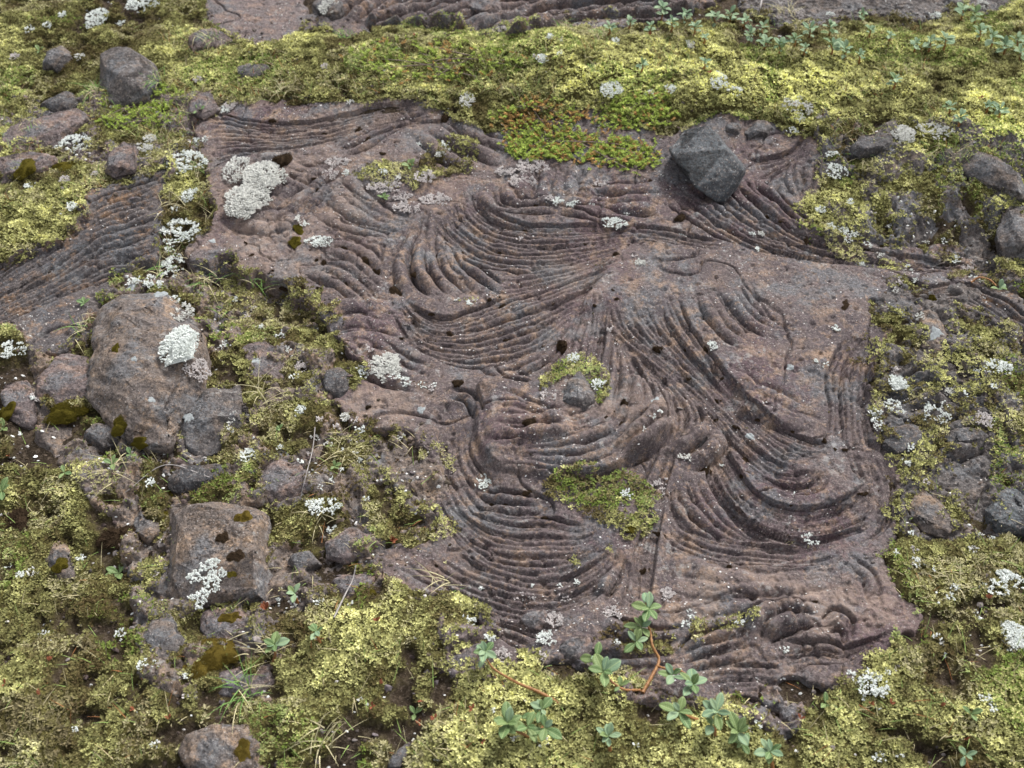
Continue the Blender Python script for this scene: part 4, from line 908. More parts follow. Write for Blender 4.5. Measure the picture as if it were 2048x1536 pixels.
# small white tufts
SMALL = {
 'tiny white lichen tuft among moss at lower left': [(65,1145,8),(40,1150,6),(300,968,10),(370,1352,5),(372,1392,5),(632,1280,5),(160,1120,8),(20,1130,6),(90,1270,7),(310,1150,6),(700,1210,5),(590,1205,9),(640,1205,8),(560,1200,6),(150,1460,6),(720,1400,5),(310,1490,7)],
 'tiny white lichen tuft in the brown moss left of the slab': [(560,670,7),(505,620,8),(495,635,6),(450,690,8),(520,655,6),(470,600,6),(575,700,6),(600,820,9),(630,875,8),(655,890,8),(690,900,6),(615,905,8),(690,835,9),(720,860,8),(710,840,6),(665,960,6),(680,940,7),(625,945,7),(600,925,6),(640,975,6),(712,905,5),(800,875,6),(665,1060,8),(720,920,5),(560,895,6),(590,755,6),(730,1000,6),(675,855,7),(640,840,6)],
 'tiny white lichen tuft on the lava slab': [(1280,527,7),(1268,512,4),(1040,480,6),(1200,373,10),(1115,405,9),(1100,398,8),(1140,408,8),(1150,405,6),(1185,411,5),(1253,429,5),(1366,468,6),(1505,468,6),(1521,470,6),(1518,500,6),(1672,658,5),(1315,797,0),(1368,914,8),(1378,917,5),(1316,825,6),(1305,832,5),(1288,860,4),(822,632,4),(1217,660,4),(1120,890,0),(812,765,10),(862,778,7),(867,770,6),(845,772,7),(790,755,8),(725,735,7),(1584,990,4),(1640,867,0),(1555,610,0),(690,348,8),(600,440,8),(610,450,6),(1700,1000,0),(1440,930,5),(915,600,4),(940,607,6),(950,603,5),(740,700,5),(1155,1165,5),(1066,1173,3),(965,1175,5),(1120,1172,4),(1570,1299,6),(1480,1246,7),(1650,730,5),(1633,722,4)],
 'tiny white lichen tuft in moss right of the slab': [(1665,312,10),(1640,420,7),(1735,490,8),(1760,512,7),(1720,530,6),(1740,425,8),(1700,405,7),(1660,455,7),(1780,450,5),(1850,485,5),(1888,483,6),(1910,520,7),(1935,540,8),(1815,540,6),(1840,635,8),(1800,565,5),(1790,580,5),(1860,740,8),(1790,740,8),(1830,560,5),(1850,840,6),(1785,815,14),(1800,825,6),(1755,825,6),(1820,895,7),(1810,925,8),(1900,785,8),(1930,790,6),(1850,965,7),(1985,775,6),(2010,738,9),(1950,560,8),(1640,235,9),(1585,262,8),(1600,240,7)],
 'tiny white lichen tuft in the lower right moss': [(1823,1068,6),(1795,1105,5),(1828,1100,6),(1910,1175,8),(1900,1195,7),(1870,1140,6),(1880,1290,6),(1875,1275,6),(1885,1310,5),(1740,1345,7),(1700,1350,8),(1715,1365,8),(1725,1395,6),(1770,1345,7),(1520,1450,9),(1500,1460,6),(1755,1415,4),(1960,1075,6),(1985,1080,6),(2008,1070,6),(1945,1100,7),(1380,1230,10),(1372,1250,9),(1385,1240,6),(1970,1400,10),(1990,1420,8),(1790,1335,6),(1275,1490,5),(1090,1480,8),(1080,1490,7),(980,1275,10),(1085,1310,7),(1235,1285,6),(1760,1515,9),(1950,1230,6),(1800,1510,5),(1030,1480,7),(877,1520,5),(985,1420,3)],
 'tiny white lichen tuft in the upper yellow moss': [(1085,120,9),(1070,115,7),(1120,108,5),(1300,190,8),(1470,185,10),(1340,180,9),(60,60,8),(95,52,8),(125,30,6),(240,40,6),(160,115,7),(220,250,6),(395,160,7),(650,135,6),(700,205,5),(1100,75,5),(1122,80,4),(1400,60,5),(1600,30,9),(1660,32,6),(1870,32,7),(1965,12,8),(450,220,10),(460,210,8),(300,280,9),(30,115,6),(390,290,10),(410,280,6),(1230,85,8),(840,290,5),(855,305,6),(880,310,8),(890,290,8),(765,345,7),(800,358,8),(895,300,4),(1380,90,8)],
 'tiny white lichen tuft beside the left slab': [(130,362,8),(190,350,6),(225,215,5),(375,395,14),(385,385,8),(350,420,6),(330,465,8),(340,500,8),(300,560,8),(270,565,10),(300,570,8),(60,375,8),(145,415,9),(70,795,8),(62,798,6),(15,690,6),(350,600,8),(318,570,9)],
}
k_ = 100
for lb, L in SMALL.items():
    for (x_, y_, r_) in L:
        if r_ < 3: continue
        k_ += 1; lichen([(x_, y_, r_ * random.uniform(.9, 1.35), r_ * random.uniform(.75, 1.0))], lb, random.choice([M_LICH, M_LICH, M_LICH, M_LICHP, M_LICHG]), lb.replace('tiny white lichen tuft', 'tiny lichen tufts'), dome=.5, fill=random.uniform(.7, 1.2), seed=k_, fs=.0034)
# flat crusts
def crust(px, py, r, label):
    p, n = hit(px, py, .0); m = mpp_at(p); rr = r * m; nr, na = 6, 22; V = [(0, 0, .0014)]; F = []
    for i in range(1, nr + 1):
        for j in range(na):
            a = j / na * 6.283; q = i / nr * rr * (1 + .14 * math.sin(a * 3 + px) + .12 * math.sin(a * 7 + py) + .10 * math.sin(a * 4 + py * 2)); x_, y_ = q * math.cos(a), q * math.sin(a)
            zz = float(look(SURFs, p.x + x_, p.y + y_)) - p.z if n.z > .999 else 0
            V.append((x_, y_, zz + .0009 * (1 - (i / nr) ** 4) - (.0015 if i == nr else 0)))
    for j in range(na): F.append((0, 1 + j, 1 + (j + 1) % na, 1 + (j + 1) % na))
    for i in range(nr - 1):
        for j in range(na): a = 1 + i * na; F.append((a + j, a + na + j, a + na + (j + 1) % na, a + (j + 1) % na))
    me = bpy.data.meshes.new('lichen'); me.from_pydata(V, [], [tuple(dict.fromkeys(f)) for f in F])
    for q in me.polygons: q.use_smooth = True
    o = link('lichen', me, M_LICHC, loc=p); tag(o, label, 'lichen')
    if n.z < .999: o.rotation_euler = Vector((0, 0, 1)).rotation_difference(n).to_euler()
for a in [(1500,873,11,'flat pale blue lichen crust on the light rope of the long band'),(1311,798,9,'flat pale blue lichen spot on the bent ropes under the knot'),(512,722,10,'pale blue lichen disc on the flat purplish plate'),
          (268,718,7,'small pale lichen disc left of the bright round cushion on the wrinkled rock'),(377,834,12,'pale lichen disc on the front of the wrinkled rock'),(305,800,9,'pale lichen streak low on the wrinkled rock'),
          (1580,735,8,'pale bluish lichen spot beside the shallow round scar in the slab'),(842,820,9,'pale blue lichen spot left of the hollow in the slab'),(1875,672,16,'white lichen crust on the pale tan rock'),
          (262,575,11,'whitish lichen crust on the top left corner of the wrinkled rock'),(320,590,13,'bluish lichen crust on the top edge of the wrinkled rock'),(365,305,0,''),(425,482,7,'small pale crust near the front corner of the slab')]:
    if a[2]: crust(*a)

# ------------------------------------------------------------------ moss cushions
def cushion_mesh(seed, rough=.12):
    rg = np.random.default_rng(seed); bm = bmesh.new(); bmesh.ops.create_icosphere(bm, subdivisions=4, radius=1)
    co = np.array([v.co for v in bm.verts]); z = co[:, 2]
    aa = np.arctan2(co[:, 1], co[:, 0]); lob = .16 * np.sin(aa * 2 + seed * 1.7) + .10 * np.sin(aa * 3 + seed * 2.9) + .10 * np.sin(aa * 5 + seed)
    r = .9 + lob * (1 - np.abs(co[:, 2]) ** 2) + rough * 1.6 * fbm3(co + seed * 2, .9, 3, seed) + rough * .55 * fbm3(co + seed, .16, 2, seed + 1)
    co = co * r[:, None]; co[:, 2] = np.where(co[:, 2] < 0, co[:, 2] * .5, co[:, 2])
    for v, c_ in zip(bm.verts, co): v.co = c_
    me = bpy.data.meshes.new('moss_cushion'); bm.to_mesh(me); bm.free()
    for p in me.polygons: p.use_smooth = True
    return me
def fuzz_cushion(seed, sh, n=520, q=1.0):
    """cushion with a pile of fine shoots"""
    rg = np.random.default_rng(seed)
    u = rg.random(n); a = rg.uniform(0, 6.283, n); zz = np.sqrt(u); rr = np.sqrt(1 - u)
    P = np.c_[rr * np.cos(a), rr * np.sin(a), zz * .95]; r = 1 + .2 * fbm3(P + seed * 2, .9, 3, seed)
    aa = np.arctan2(P[:, 1], P[:, 0]); r = r + .16 * np.sin(aa * 2 + sh * 1.7) + .10 * np.sin(aa * 3 + sh * 2.9) + .10 * np.sin(aa * 5 + sh)
    P = P * r[:, None] * .86; k = n
    D = P / np.linalg.norm(P, axis=1)[:, None] + rg.normal(0, .25, (n, 3)); S = np.cross(D, rg.normal(0, 1, (n, 3))); S /= np.linalg.norm(S, axis=1)[:, None]
    s = rg.uniform(.16, .34, (n, 1)) * q
    V = np.stack([P - S * .05 * q, P + S * .05 * q, P + D * s], 1).reshape(-1, 3); return V, np.arange(n * 3).reshape(n, 3)
CMESH = {}
for nm, mt in (('dark', M_CUSH), ('olive', M_OLIV), ('gold', M_GOLD)):
    CMESH[nm] = []
    for s_ in range(8):
        b = cushion_mesh(s_ + 3); V0 = np.array([v.co for v in b.vertices]); F0 = np.array([p.vertices[:] for p in b.polygons])
        V1, F1 = fuzz_cushion(s_ + 20, s_ + 3, 520 if nm == 'dark' else 3600, 1.0 if nm == 'dark' else .42); me = mesh_np('moss_cushion', np.vstack([V0, V1]), np.vstack([F0, F1 + len(V0)]), True); me.materials.append(mt); CMESH[nm].append(me)
def cushion(px, py, r, kind, label, group=None, ry=None, flat=.8):
    if kind == 'dark' and r < 14:
        best = min(((px + dx, py + dy) for dx in (-7, -3, 0, 3, 7) for dy in (-8, -4, 0, 4, 8)), key=lambda q: float(look(ROPES, *G(q[0], q[1], SURFs)[:2])) + .00004 * math.hypot(q[0] - px, q[1] - py))
        px, py = best
    p, n = hit(px, py); m = mpp_at(p); s = sinel(p)
    o = link('moss_cushion', CMESH[kind][random.randrange(8)], loc=p + Vector((0, 0, -.0015))); tag(o, label, 'moss cushion', group)
    rx = r * m * .95; ryy = (ry or r * random.uniform(.7, .95)) * m / s * .85
    sm = kind == 'dark' and r < 14; jz = random.uniform(.5, 1.0) if sm else 1; an = random.uniform(.7, 1.5) if sm else 1; rx *= jz * an; ryy *= jz / an; o.scale = (rx, ryy, min(rx, ryy) * flat); o.rotation_euler = (0, 0, random.uniform(-.6, .6) if sm else 0)
    q = Vector((0, 0, 1)).rotation_difference((n + Vector((0, 0, .8))).normalized()).to_euler() if n.z < .999 else None
    if q: o.rotation_euler = q
    return o
CUSH = {
 'small dark brown moss cushion between ropes of the long band': [(1309,699,12),(1405,700,13),(1375,694,8),(1465,846,11),(1525,831,9),(1585,854,9),(1427,798,8),(1375,765,8),(1406,639,7),(1370,797,7),(1448,760,6),(1435,835,6),(1500,860,6)],
 'small dark brown moss cushion on the bent ropes under the knot': [(1255,803,13),(1277,820,7),(1244,844,8),(1210,842,8),(1230,818,6),(1233,598,8),(1226,580,6),(1124,694,15),(1085,730,8),(1188,640,5),(1190,615,5)],
 'small dark brown moss cushion in the upper and lower swirls': [(838,541,9),(869,516,8),(919,508,8),(1014,612,12),(1106,557,8),(897,674,11),(1042,669,9),(1022,685,8),(864,628,8),(1156,502,8),(1173,487,8),(1006,502,9),(1072,415,9),(1050,461,7),(1230,504,7),(979,599,6),(841,573,6),(804,677,9),(764,674,9),(765,535,9),(930,652,6),(828,645,5),(958,540,6),(1030,560,6),(968,548,5),(870,690,5),(1100,600,5)],
 'small dark brown moss cushion on the upper left folds': [(545,247,7),(461,240,8),(442,252,6),(711,270,13),(733,273,9),(765,307,10),(565,322,18),(620,349,7),(636,371,9),(628,385,8),(652,276,6),(890,236,12),(600,285,7),(505,303,7),(436,330,6),(790,285,5)],
 'small dark brown moss cushion on the pitted left rim of the slab': [(502,512,8),(680,505,11),(636,519,9),(655,516,8),(725,527,13),(756,535,10),(569,576,10),(605,574,9),(639,579,12),(660,627,7),(490,485,6),(620,500,6),(545,540,6),(690,560,7),(700,620,6)],
 'small dark brown moss cushion in the big bowl and its rim': [(1734,979,8),(1583,1014,7),(1481,954,7),(1317,1069,12),(1306,1047,8),(1345,1067,8),(1457,1132,9),(1654,880,10),(1670,891,7),(1285,1134,11),(1690,900,6),(1400,1085,6),(1560,1040,5),(1640,1000,5),(1690,960,6)],
 'small dark brown moss cushion at the lower outcrop of the slab': [(1624,1207,9),(1596,1206,11),(1536,1211,8),(1689,1230,9),(1225,1193,9),(1545,1278,9),(1400,1318,8),(1520,1390,7)],
 'small dark brown moss cushion in the nested bowl and raised plate': [(1060,845,14),(1084,1045,10),(1054,985,11),(1010,1010,9),(874,1130,8),(915,767,12),(738,814,9),(990,1010,6),(900,1090,6)],
 'small dark brown moss cushion on the folds below the angular block': [(1361,437,13),(1412,452,7),(1430,463,7),(1535,440,9),(1560,447,8),(1545,425,6),(1468,474,9),(1612,480,8),(1290,430,7),(1300,360,6),(1318,357,5),(1485,453,5)],
}
for lb, L in CUSH.items():
    for (x_, y_, r_) in L: cushion(x_, y_, r_, 'dark', lb, lb.replace('cushion', 'cushions'))
for x_, y_, r_, ry_, kd, lb in [
 (1408,938,17,12,'dark','wide dark brown moss cushion in the centre of the fold beside the bowl'),(1487,921,14,10,'dark','large dark brown moss cushion at the head of the big bowl'),
 (1690,610,13,16,'dark','tall dark brown moss tuft on the smooth right part of the slab'),(794,586,18,15,'dark','largest dark moss cushion at the start of the lower swirl'),
 (598,456,13,14,'olive','dark olive moss cushion above the yellow olive one on the slab'),(591,484,17,12,'olive','yellow olive moss cushion on the upper left of the slab'),
 (51,338,22,20,'olive','round olive moss cushion on the flat brown rock at the left edge'),(132,334,30,13,'olive','long olive moss cushion right of the round one at the left edge'),
 (132,825,42,24,'olive','big low olive moss cushion left of the wrinkled rock'),(12,825,20,18,'olive','olive moss cushion cut by the left edge'),
 (485,1038,20,20,'gold','golden moss cushion on the upper right of the pitted block'),(445,1075,14,14,'dark','dark moss cushion in the middle of the pitted block'),
 (472,1112,18,16,'dark','blackish moss cushion on the right of the pitted block'),(464,1148,16,11,'olive','olive moss cushion near the lower corner of the pitted block'),
 (120,1130,17,16,'olive','olive moss spot on the small pale pink rock'),(430,1310,52,34,'gold','largest golden moss cushion at lower left'),(395,1340,30,22,'gold','lower lobe of golden moss left of the largest golden cushion'),
 (487,1500,18,24,'gold','golden moss cushion on the rock at the bottom edge'),(740,1186,15,9,'olive','green olive moss cushion in the gap left of the lowest bowl'),
 (240,850,18,20,'olive','bright olive moss under the lower edge of the wrinkled rock'),(280,885,22,10,'olive','rusty olive moss at the bottom tip of the wrinkled rock'),
 (340,990,16,12,'olive','olive moss between the dark oblong stone and the pitted block'),(327,1040,8,20,'olive','bright narrow moss strip left of the pitted block'),
 (232,700,10,13,'olive','small olive moss cushion on the left face of the wrinkled rock'),(1262,1058,11,11,'olive','bright olive moss cushion in the mossy triangle of the slab'),
 (465,1235,26,16,'gold','brown gold moss on the low rock above the largest golden cushion'),(35,1040,30,22,'dark','large blackish moss mound at the left edge'),(240,1075,40,30,'dark','large dark brown moss mound left of the pale narrow rock')]:
    cushion(x_, y_, r_, kd, lb, ry=ry_, flat=.42)
for px_, py_ in ((1865,597),): cushion(px_, py_, 9, 'olive', 'little green moss cushion on the arched lava band', ry=7)

# ------------------------------------------------------------------ willows
def leaf_mesh(seed, L=1.0, W=.42, curl=.25):
    rg = np.random.default_rng(seed); nu, nv = 9, 5; V = []; F = []
    for i in range(nu):
        u = i / (nu - 1); w = W * .5 * math.sin(math.pi * u ** 1.35) ** .68 if 0 < u < 1 else (.02 if u == 0 else .05)
        for j in range(nv):
            v = (j / (nv - 1) - .5) * 2
            V.append((v * w, u * L, curl * (u ** 2) * -.35 + abs(v) ** 1.5 * w * .45 + .012 * math.sin(u * 14 + seed) * v))
    for i in range(nu - 1):
        for j in range(nv - 1): a = i * nv + j; F.append((a, a + 1, a + nv + 1, a + nv))
    n = len(V); V = np.array(V); V2 = V - [0, 0, .012]
    F = np.array(F); F2 = F[:, ::-1] + n
    rim = []
    edge = [j for j in range(nv)] + [i * nv + nv - 1 for i in range(1, nu)] + [(nu - 1) * nv + j for j in range(nv - 2, -1, -1)] + [i * nv for i in range(nu - 2, 0, -1)]
    for a, b in zip(edge, edge[1:] + edge[:1]): rim.append((b, a, a + n, b + n))
    return mesh_np('leaf', np.vstack([V, V2]), np.vstack([F, F2, np.array(rim)]), True)
LEAF = [leaf_mesh(i, 1, w, c) for i, (w, c) in enumerate([(.50, .25), (.56, .45), (.44, .15), (.60, .35)])]
for l in LEAF: l.materials.append(M_LEAF)
LEAFB = [l.copy() for l in LEAF]
for l in LEAFB: l.materials.clear(); l.materials.append(M_LEAFB)
def tube(P, r0, r1, mat, name, parent=None, seed=1, ns=7, rel=None):
    P = cat([tuple(p) for p in P], max(10, len(P) * 7)); rg = np.random.default_rng(seed); n = len(P); V = []; F = []
    for i in range(n):
        t = P[min(i + 1, n - 1)] - P[max(i - 1, 0)]; t = t / (np.linalg.norm(t) + 1e-9); a = np.cross(t, [0.1, 0.2, 1]); a /= np.linalg.norm(a) + 1e-9; b = np.cross(t, a)
        r = (r0 + (r1 - r0) * i / (n - 1)) * (1 + .15 * math.sin(i * 2.1 + seed))
        for j in range(ns): th = j / ns * 6.283; V.append(P[i] + (a * math.cos(th) + b * math.sin(th)) * r)
    for i in range(n - 1):
        for j in range(ns): F.append((i * ns + j, i * ns + (j + 1) % ns, (i + 1) * ns + (j + 1) % ns, (i + 1) * ns + j))
    V = np.array(V) - (np.array(rel) if rel is not None else 0)
    return link(name, mesh_np(name, V, np.array(F)), mat, parent)
def add_leaf(root, pos, az_, elv, L, roll=0, pale=.3, rg=random):
    me = (LEAFB if rg.random() < pale else LEAF)[rg.randrange(4)]
    o = link('leaf', me, parent=root); o.location = pos; o.scale = (L, L, L)
    o.rotation_euler = (Matrix.Rotation(az_, 3, 'Z') @ Matrix.Rotation(elv, 3, 'X') @ Matrix.Rotation(roll, 3, 'Y')).to_euler(); return o
def P3(px, py, h):
    """point h above the surface that shows at this pixel"""
    x, y, z = G(px, py, SURF, h); return Vector((float(x), float(y), float(look(SURF, x, y)) + h))
def willow(label, stems, rosettes, group=None, pale=.25, name='willow_plant'):
    """stems: lists of (px,py,h); rosettes: (px,py,h,n,leaf length m, direction deg)"""
    b = stems[0][0]; base = P3(b[0], b[1], 0); root = empty(name, base); tag(root, label, 'willow', group)
    for i, s in enumerate(stems):
        Q = [P3(*q) for q in s]; tube(Q, .0024 if i == 0 else .0016, .0010, M_STEM, 'stem', root, i + 1, rel=base)
    for k, (x_, y_, h, n, L, dr) in enumerate(rosettes):
        c_ = P3(x_, y_, h) - base
        for i in range(n):
            a = R(dr) + i * 2.399 + random.uniform(-.25, .25); inner = i / n
            L_ = L * random.uniform(.68, 1.12) * (1 - .35 * inner)
            add_leaf(root, c_ + Vector((0, 0, .004 * inner + random.uniform(-.003, .002))), a, R(8 + 40 * inner + random.uniform(-16, 20)), L_ * .76, random.uniform(-.3, .3), pale + .25 * inner)
    return root
willow('largest creeping willow with orange stem and three leafy tips at bottom centre',
  [[(1285,1385,.004),(1305,1350,.01),(1318,1320,.016),(1305,1292,.022),(1300,1262,.03),(1290,1235,.035),(1292,1205,.04)],
   [(1280,1380,.004),(1245,1378,.006),(1215,1355,.014),(1200,1335,.02),(1190,1300,.026)],
   [(1314,1332,.014),(1335,1338,.014),(1362,1342,.016),(1385,1360,.018)]],
  [(1297,1218,.04,7,.034,20),(1283,1256,.032,6,.030,80),(1272,1285,.026,5,.030,140),(1207,1345,.022,6,.034,30),(1192,1318,.028,4,.030,70),(1240,1372,.014,3,.022,0),
   (1385,1370,.02,7,.032,10),(1345,1352,.018,5,.028,100)])
willow('willow shoot with a long thin brown stem running down right over the moss',
  [[(1120,1408,.0),(1080,1385,.006),(1040,1368,.01),(1010,1352,.014),(985,1335,.018),(972,1315,.024)]], [(970,1305,.026,7,.028,40),(968,1318,.02,4,.024,10)])
willow('pair of leafy willow rosettes with round leaves in the bright moss at bottom centre',
  [[(1060,1475,0),(1040,1465,.01),(1015,1452,.016)],[(1060,1475,0),(1075,1462,.01),(1090,1450,.016)]], [(1015,1448,.02,8,.034,15),(1055,1455,.018,5,.03,70),(1090,1458,.02,5,.03,100)])
willow('small willow rosette just right of the paired rosettes at bottom centre', [[(1095,1445,0),(1085,1432,.01),(1083,1420,.016)]], [(1083,1420,.02,6,.026,30),(1075,1430,.014,3,.024,90)])
willow('small grey green willow rosette alone in the moss at the bottom', [[(1220,1500,0),(1218,1488,.01),(1215,1475,.018)]], [(1216,1474,.02,8,.026,0)], pale=.5)
willow('grey green willow shoot with upright narrow leaves below the slab', [[(1430,1470,0),(1430,1450,.012),(1432,1425,.024)]], [(1432,1425,.026,7,.034,50),(1425,1450,.016,4,.026,20)], pale=.65)
willow('willow rosette left of the upright narrow leaved shoot', [[(1395,1440,0),(1375,1432,.008),(1360,1425,.016)]], [(1358,1425,.018,6,.032,70)])
willow('low willow shoot between the narrow leaved one and the lowest', [[(1480,1495,0),(1478,1480,.01),(1476,1465,.018)]], [(1476,1465,.02,7,.03,10),(1485,1490,.012,4,.024,60)], pale=.3)
willow('lowest willow shoot of the row at bottom right', [[(1545,1535,0),(1543,1520,.01),(1540,1505,.018)]], [(1540,1505,.02,7,.03,35)], pale=.35)
willow('faint young willow shoot with orange leaf right of the golden cushion', [[(545,1330,0),(550,1310,.01),(548,1290,.02)]], [(550,1292,.02,7,.026,15)], pale=.4)
willow('small willow pair of leaves above moss left of centre bottom', [[(640,1285,0),(636,1275,.008),(632,1265,.014)]], [(632,1265,.016,5,.022,15)], pale=.3)
willow('tiny willow seedling with two leaves beside the lowest pitted block corner', [[(595,1205,0),(592,1197,.008),(590,1190,.012)]], [(590,1188,.014,4,.022,50)])
willow('single green seedling on a red runner in the hollow at the right edge', [[(1942,565,.0),(1958,555,.008),(1980,560,.01),(1993,572,.012)]], [(1998,578,.012,4,.024,300)])
willow('pale willow leaf cluster at the bottom right edge', [[(1935,1535,0),(1932,1525,.01),(1930,1515,.016)]], [(1930,1512,.018,5,.024,15)], pale=.9)
TOPW = [(1325,20,30),(1345,45,26),(1370,35,26),(1390,55,26),(1300,55,20),(1220,55,22),(1260,45,20),(1430,35,28),(1460,30,28),(1490,40,24),(1285,130,22),(1410,125,18),(1410,75,18),(1500,70,26),(1530,85,26),(1560,90,28),(1590,80,24),(1620,60,28),(1660,55,28),(1665,90,30),(1690,100,28),(1720,110,22),(1740,60,22),(1725,30,20),(1780,70,18),(1790,160,26),(1830,90,22),(1860,85,26),(1890,80,28),(1925,20,28),(1950,30,28),(1960,60,30),(1985,75,30),(2010,90,28),(2035,80,28),(1900,215,20),(1920,235,24),(2000,220,24),(1975,212,20),(1525,60,22),(1610,95,22),(2040,105,26)]
bigtop = {(1325,20): 'silvery willow shoot standing tallest before the far ropes', (1285,130): 'lone blue green willow sprig on the bright yellow ridge', (1790,160): 'lone silvery willow sprig on the right slope of the yellow moss', (1950,30): 'bright green willow shoot at the upper right among silvery ones', (1920,235): 'green willow sprig in the hollow below the right moss slope'}
for i, (x_, y_, s_) in enumerate(TOPW):
    lb = bigtop.get((x_, y_))
    L = .030 * s_ / 28
    willow(lb or ('small silvery willow shoot in the row along the moss ridge' if x_ < 1780 else 'small silvery willow shoot on the moss slope at upper right'),
           [[(x_ - 3, y_ + s_ * .7, 0), (x_, y_ + s_ * .35, .012), (x_ + random.uniform(-4, 4), y_, .028)]], [(x_, y_, .026, 6, L, random.uniform(0, 360)), (x_, y_ + s_ * .3, .014, 3, L * .8, random.uniform(0, 360))],
           None if lb else ('willow shoots along the moss ridge' if x_ < 1780 else 'willow shoots on the upper right slope'), pale=.2 if lb and 'bright green' in lb else .8)
# broad leaf herbs (few leaves each)
for x_, y_, n_, L_, lb in [(820,335,5,.022,'small pale green rosette herb in the moss patch on the slab'),(768,398,5,.018,'tiny yellow green herb on the lichen at the head of the swirl'),(240,1150,4,.03,'bright green narrow leaved herb at lower left'),
   (5,985,4,.028,'green leaves cut by the left edge'),(8,860,4,.022,'light green leaves at the left edge above the moss mound'),(262,912,3,.02,'small green leaf pair in moss above the narrow rock'),(225,930,4,.018,'clover like herb beside the small green leaf pair'),
   (130,948,3,.02,'light green leaf on the moss mound at left'),(170,610,4,.018,'green herb at the edge of the left slab'),(1650,1410,3,.026,'upright green leaf blade in moss at lower right'),(400,230,4,.03,'bright green grass like leaves at the slab corner'),
   (1940,1430,3,.02,'green leaf in the lower right moss'),(80,105,3,.02,'green leaf pair beside the small rounded stone'),(560,860,4,.012,'tiny light herb right of the knobbly rock'),(670,935,4,.014,'small green herb in brown moss left of the slab'),(830,1430,3,.018,'small green leaves with red tips in the lower moss')]:
    p = P3(x_, y_, 0); root = empty('herb', p); tag(root, lb, 'herb')
    for i in range(n_): add_leaf(root, Vector((0, 0, .003)), i * 2.4 + x_, R(random.uniform(15, 50)), L_ * .72 * random.uniform(.7, 1.1), 0, 0)

# ------------------------------------------------------------------ crowberry mats
def crowberry(polys, n, label, orange, seed):
    rg = np.random.default_rng(seed); P = np.array(polys, float); x0, y0 = P.min(0); x1, y1 = P.max(0); pts = []
    while len(pts) < n:
        a, b = rg.uniform(x0, x1), rg.uniform(y0, y1); ins = False
        for (ax, ay), (bx, by) in zip(P, np.roll(P, -1, 0)):
            if (ay <= b) != (by <= b) and a < ax + (b - ay) / (by - ay) * (bx - ax): ins = not ins
        if ins and vn(a / 16, b / 10, seed) > .28: pts.append((a, b))
    pts = np.array(pts); x, y, z = G(pts[:, 0], pts[:, 1], SURF); z = look(SURF, x, y)
    c0 = np.array([x.mean(), y.mean(), z.min()]); root = empty('crowberry_shrub', c0); tag(root, label, 'crowberry')
    isor = rg.random(n) < orange * np.clip(.15 + 1.3 * vn(pts[:, 0] / 40, pts[:, 1] / 22, seed + 4), 0, 1)
    pts = pts + rg.normal(0, 1, (n, 2)) * [9, 4]; x, y, z = G(pts[:, 0], pts[:, 1], SURF); z = look(SURF, x, y)
    for nm, m, cc in (('green_shoots', ~isor, (.33, .42, .085)), ('orange_shoots', isor, (.42, .25, .09))):
        k = m.sum()
        if k < 12: continue
        # each shoot: a leaning spindle of small leaves
        B = np.c_[x[m], y[m], z[m]] - c0; az_ = rg.uniform(0, 6.283, k); le = rg.uniform(.010, .020, k); tl = rg.uniform(.25, 1.0, k)
        D = np.c_[np.cos(az_) * np.cos(tl), np.sin(az_) * np.cos(tl), np.sin(tl)]
        VV, FF, CC = [], [], []; o_ = 0
        for q in range(9):
            pos = B + D * (le * (q + 1) / 9)[:, None]
            V, F, C = blades(pos, np.full(k, .0052 * (1.1 - q * .06)), 4, np.tile(np.array(cc), (k, 1)) * rg.uniform(.6, 1.3, (k, 1)) * (.7 + .05 * q), seed + q, .45, .38)
            VV.append(V); FF.append(F + o_); CC.append(C); o_ += len(V)
        link(nm, mesh_np(nm, np.vstack(VV), np.vstack(FF), False, np.vstack(CC)), M_MOSS, root)
    for i in range(9):
        a = rg.integers(n); b = rg.integers(n)
        Q = [np.array([x[a], y[a], z[a] + .003]), np.array([(x[a] + x[b]) / 2, (y[a] + y[b]) / 2, look(SURF, (x[a] + x[b]) / 2, (y[a] + y[b]) / 2) + .006]), np.array([x[b], y[b], z[b] + .003])]
        tube(Q, .0012, .0007, M_BARK, 'stem', root, i, 5, rel=c0)
crowberry([(1010,280),(1060,262),(1130,262),(1200,272),(1240,280),(1300,290),(1310,330),(1280,342),(1220,330),(1160,338),(1100,320),(1020,318)], 620, 'bright green crowberry mat with orange shoots hanging over the slab', .32, 5)
crowberry([(985,232),(1050,200),(1110,208),(1180,232),(1130,262),(1060,262),(1000,255)], 230, 'rusty orange crowberry patch just above the bright green mat', .7, 6)
crowberry([(1190,240),(1240,200),(1320,190),(1355,215),(1345,245),(1290,262),(1220,262)], 300, 'dark green crowberry fringe below the yellow ridge right of the mat', .2, 7)
crowberry([(690,95),(800,80),(960,90),(1100,120),(960,160),(760,170)], 260, 'thin green heath shoots through the yellow moss on the left of the ridge', .25, 8)
crowberry([(205,215),(260,185),(340,175),(350,230),(300,260),(220,262)], 200, 'leafy green heath patch below the large boulder', .0, 9)

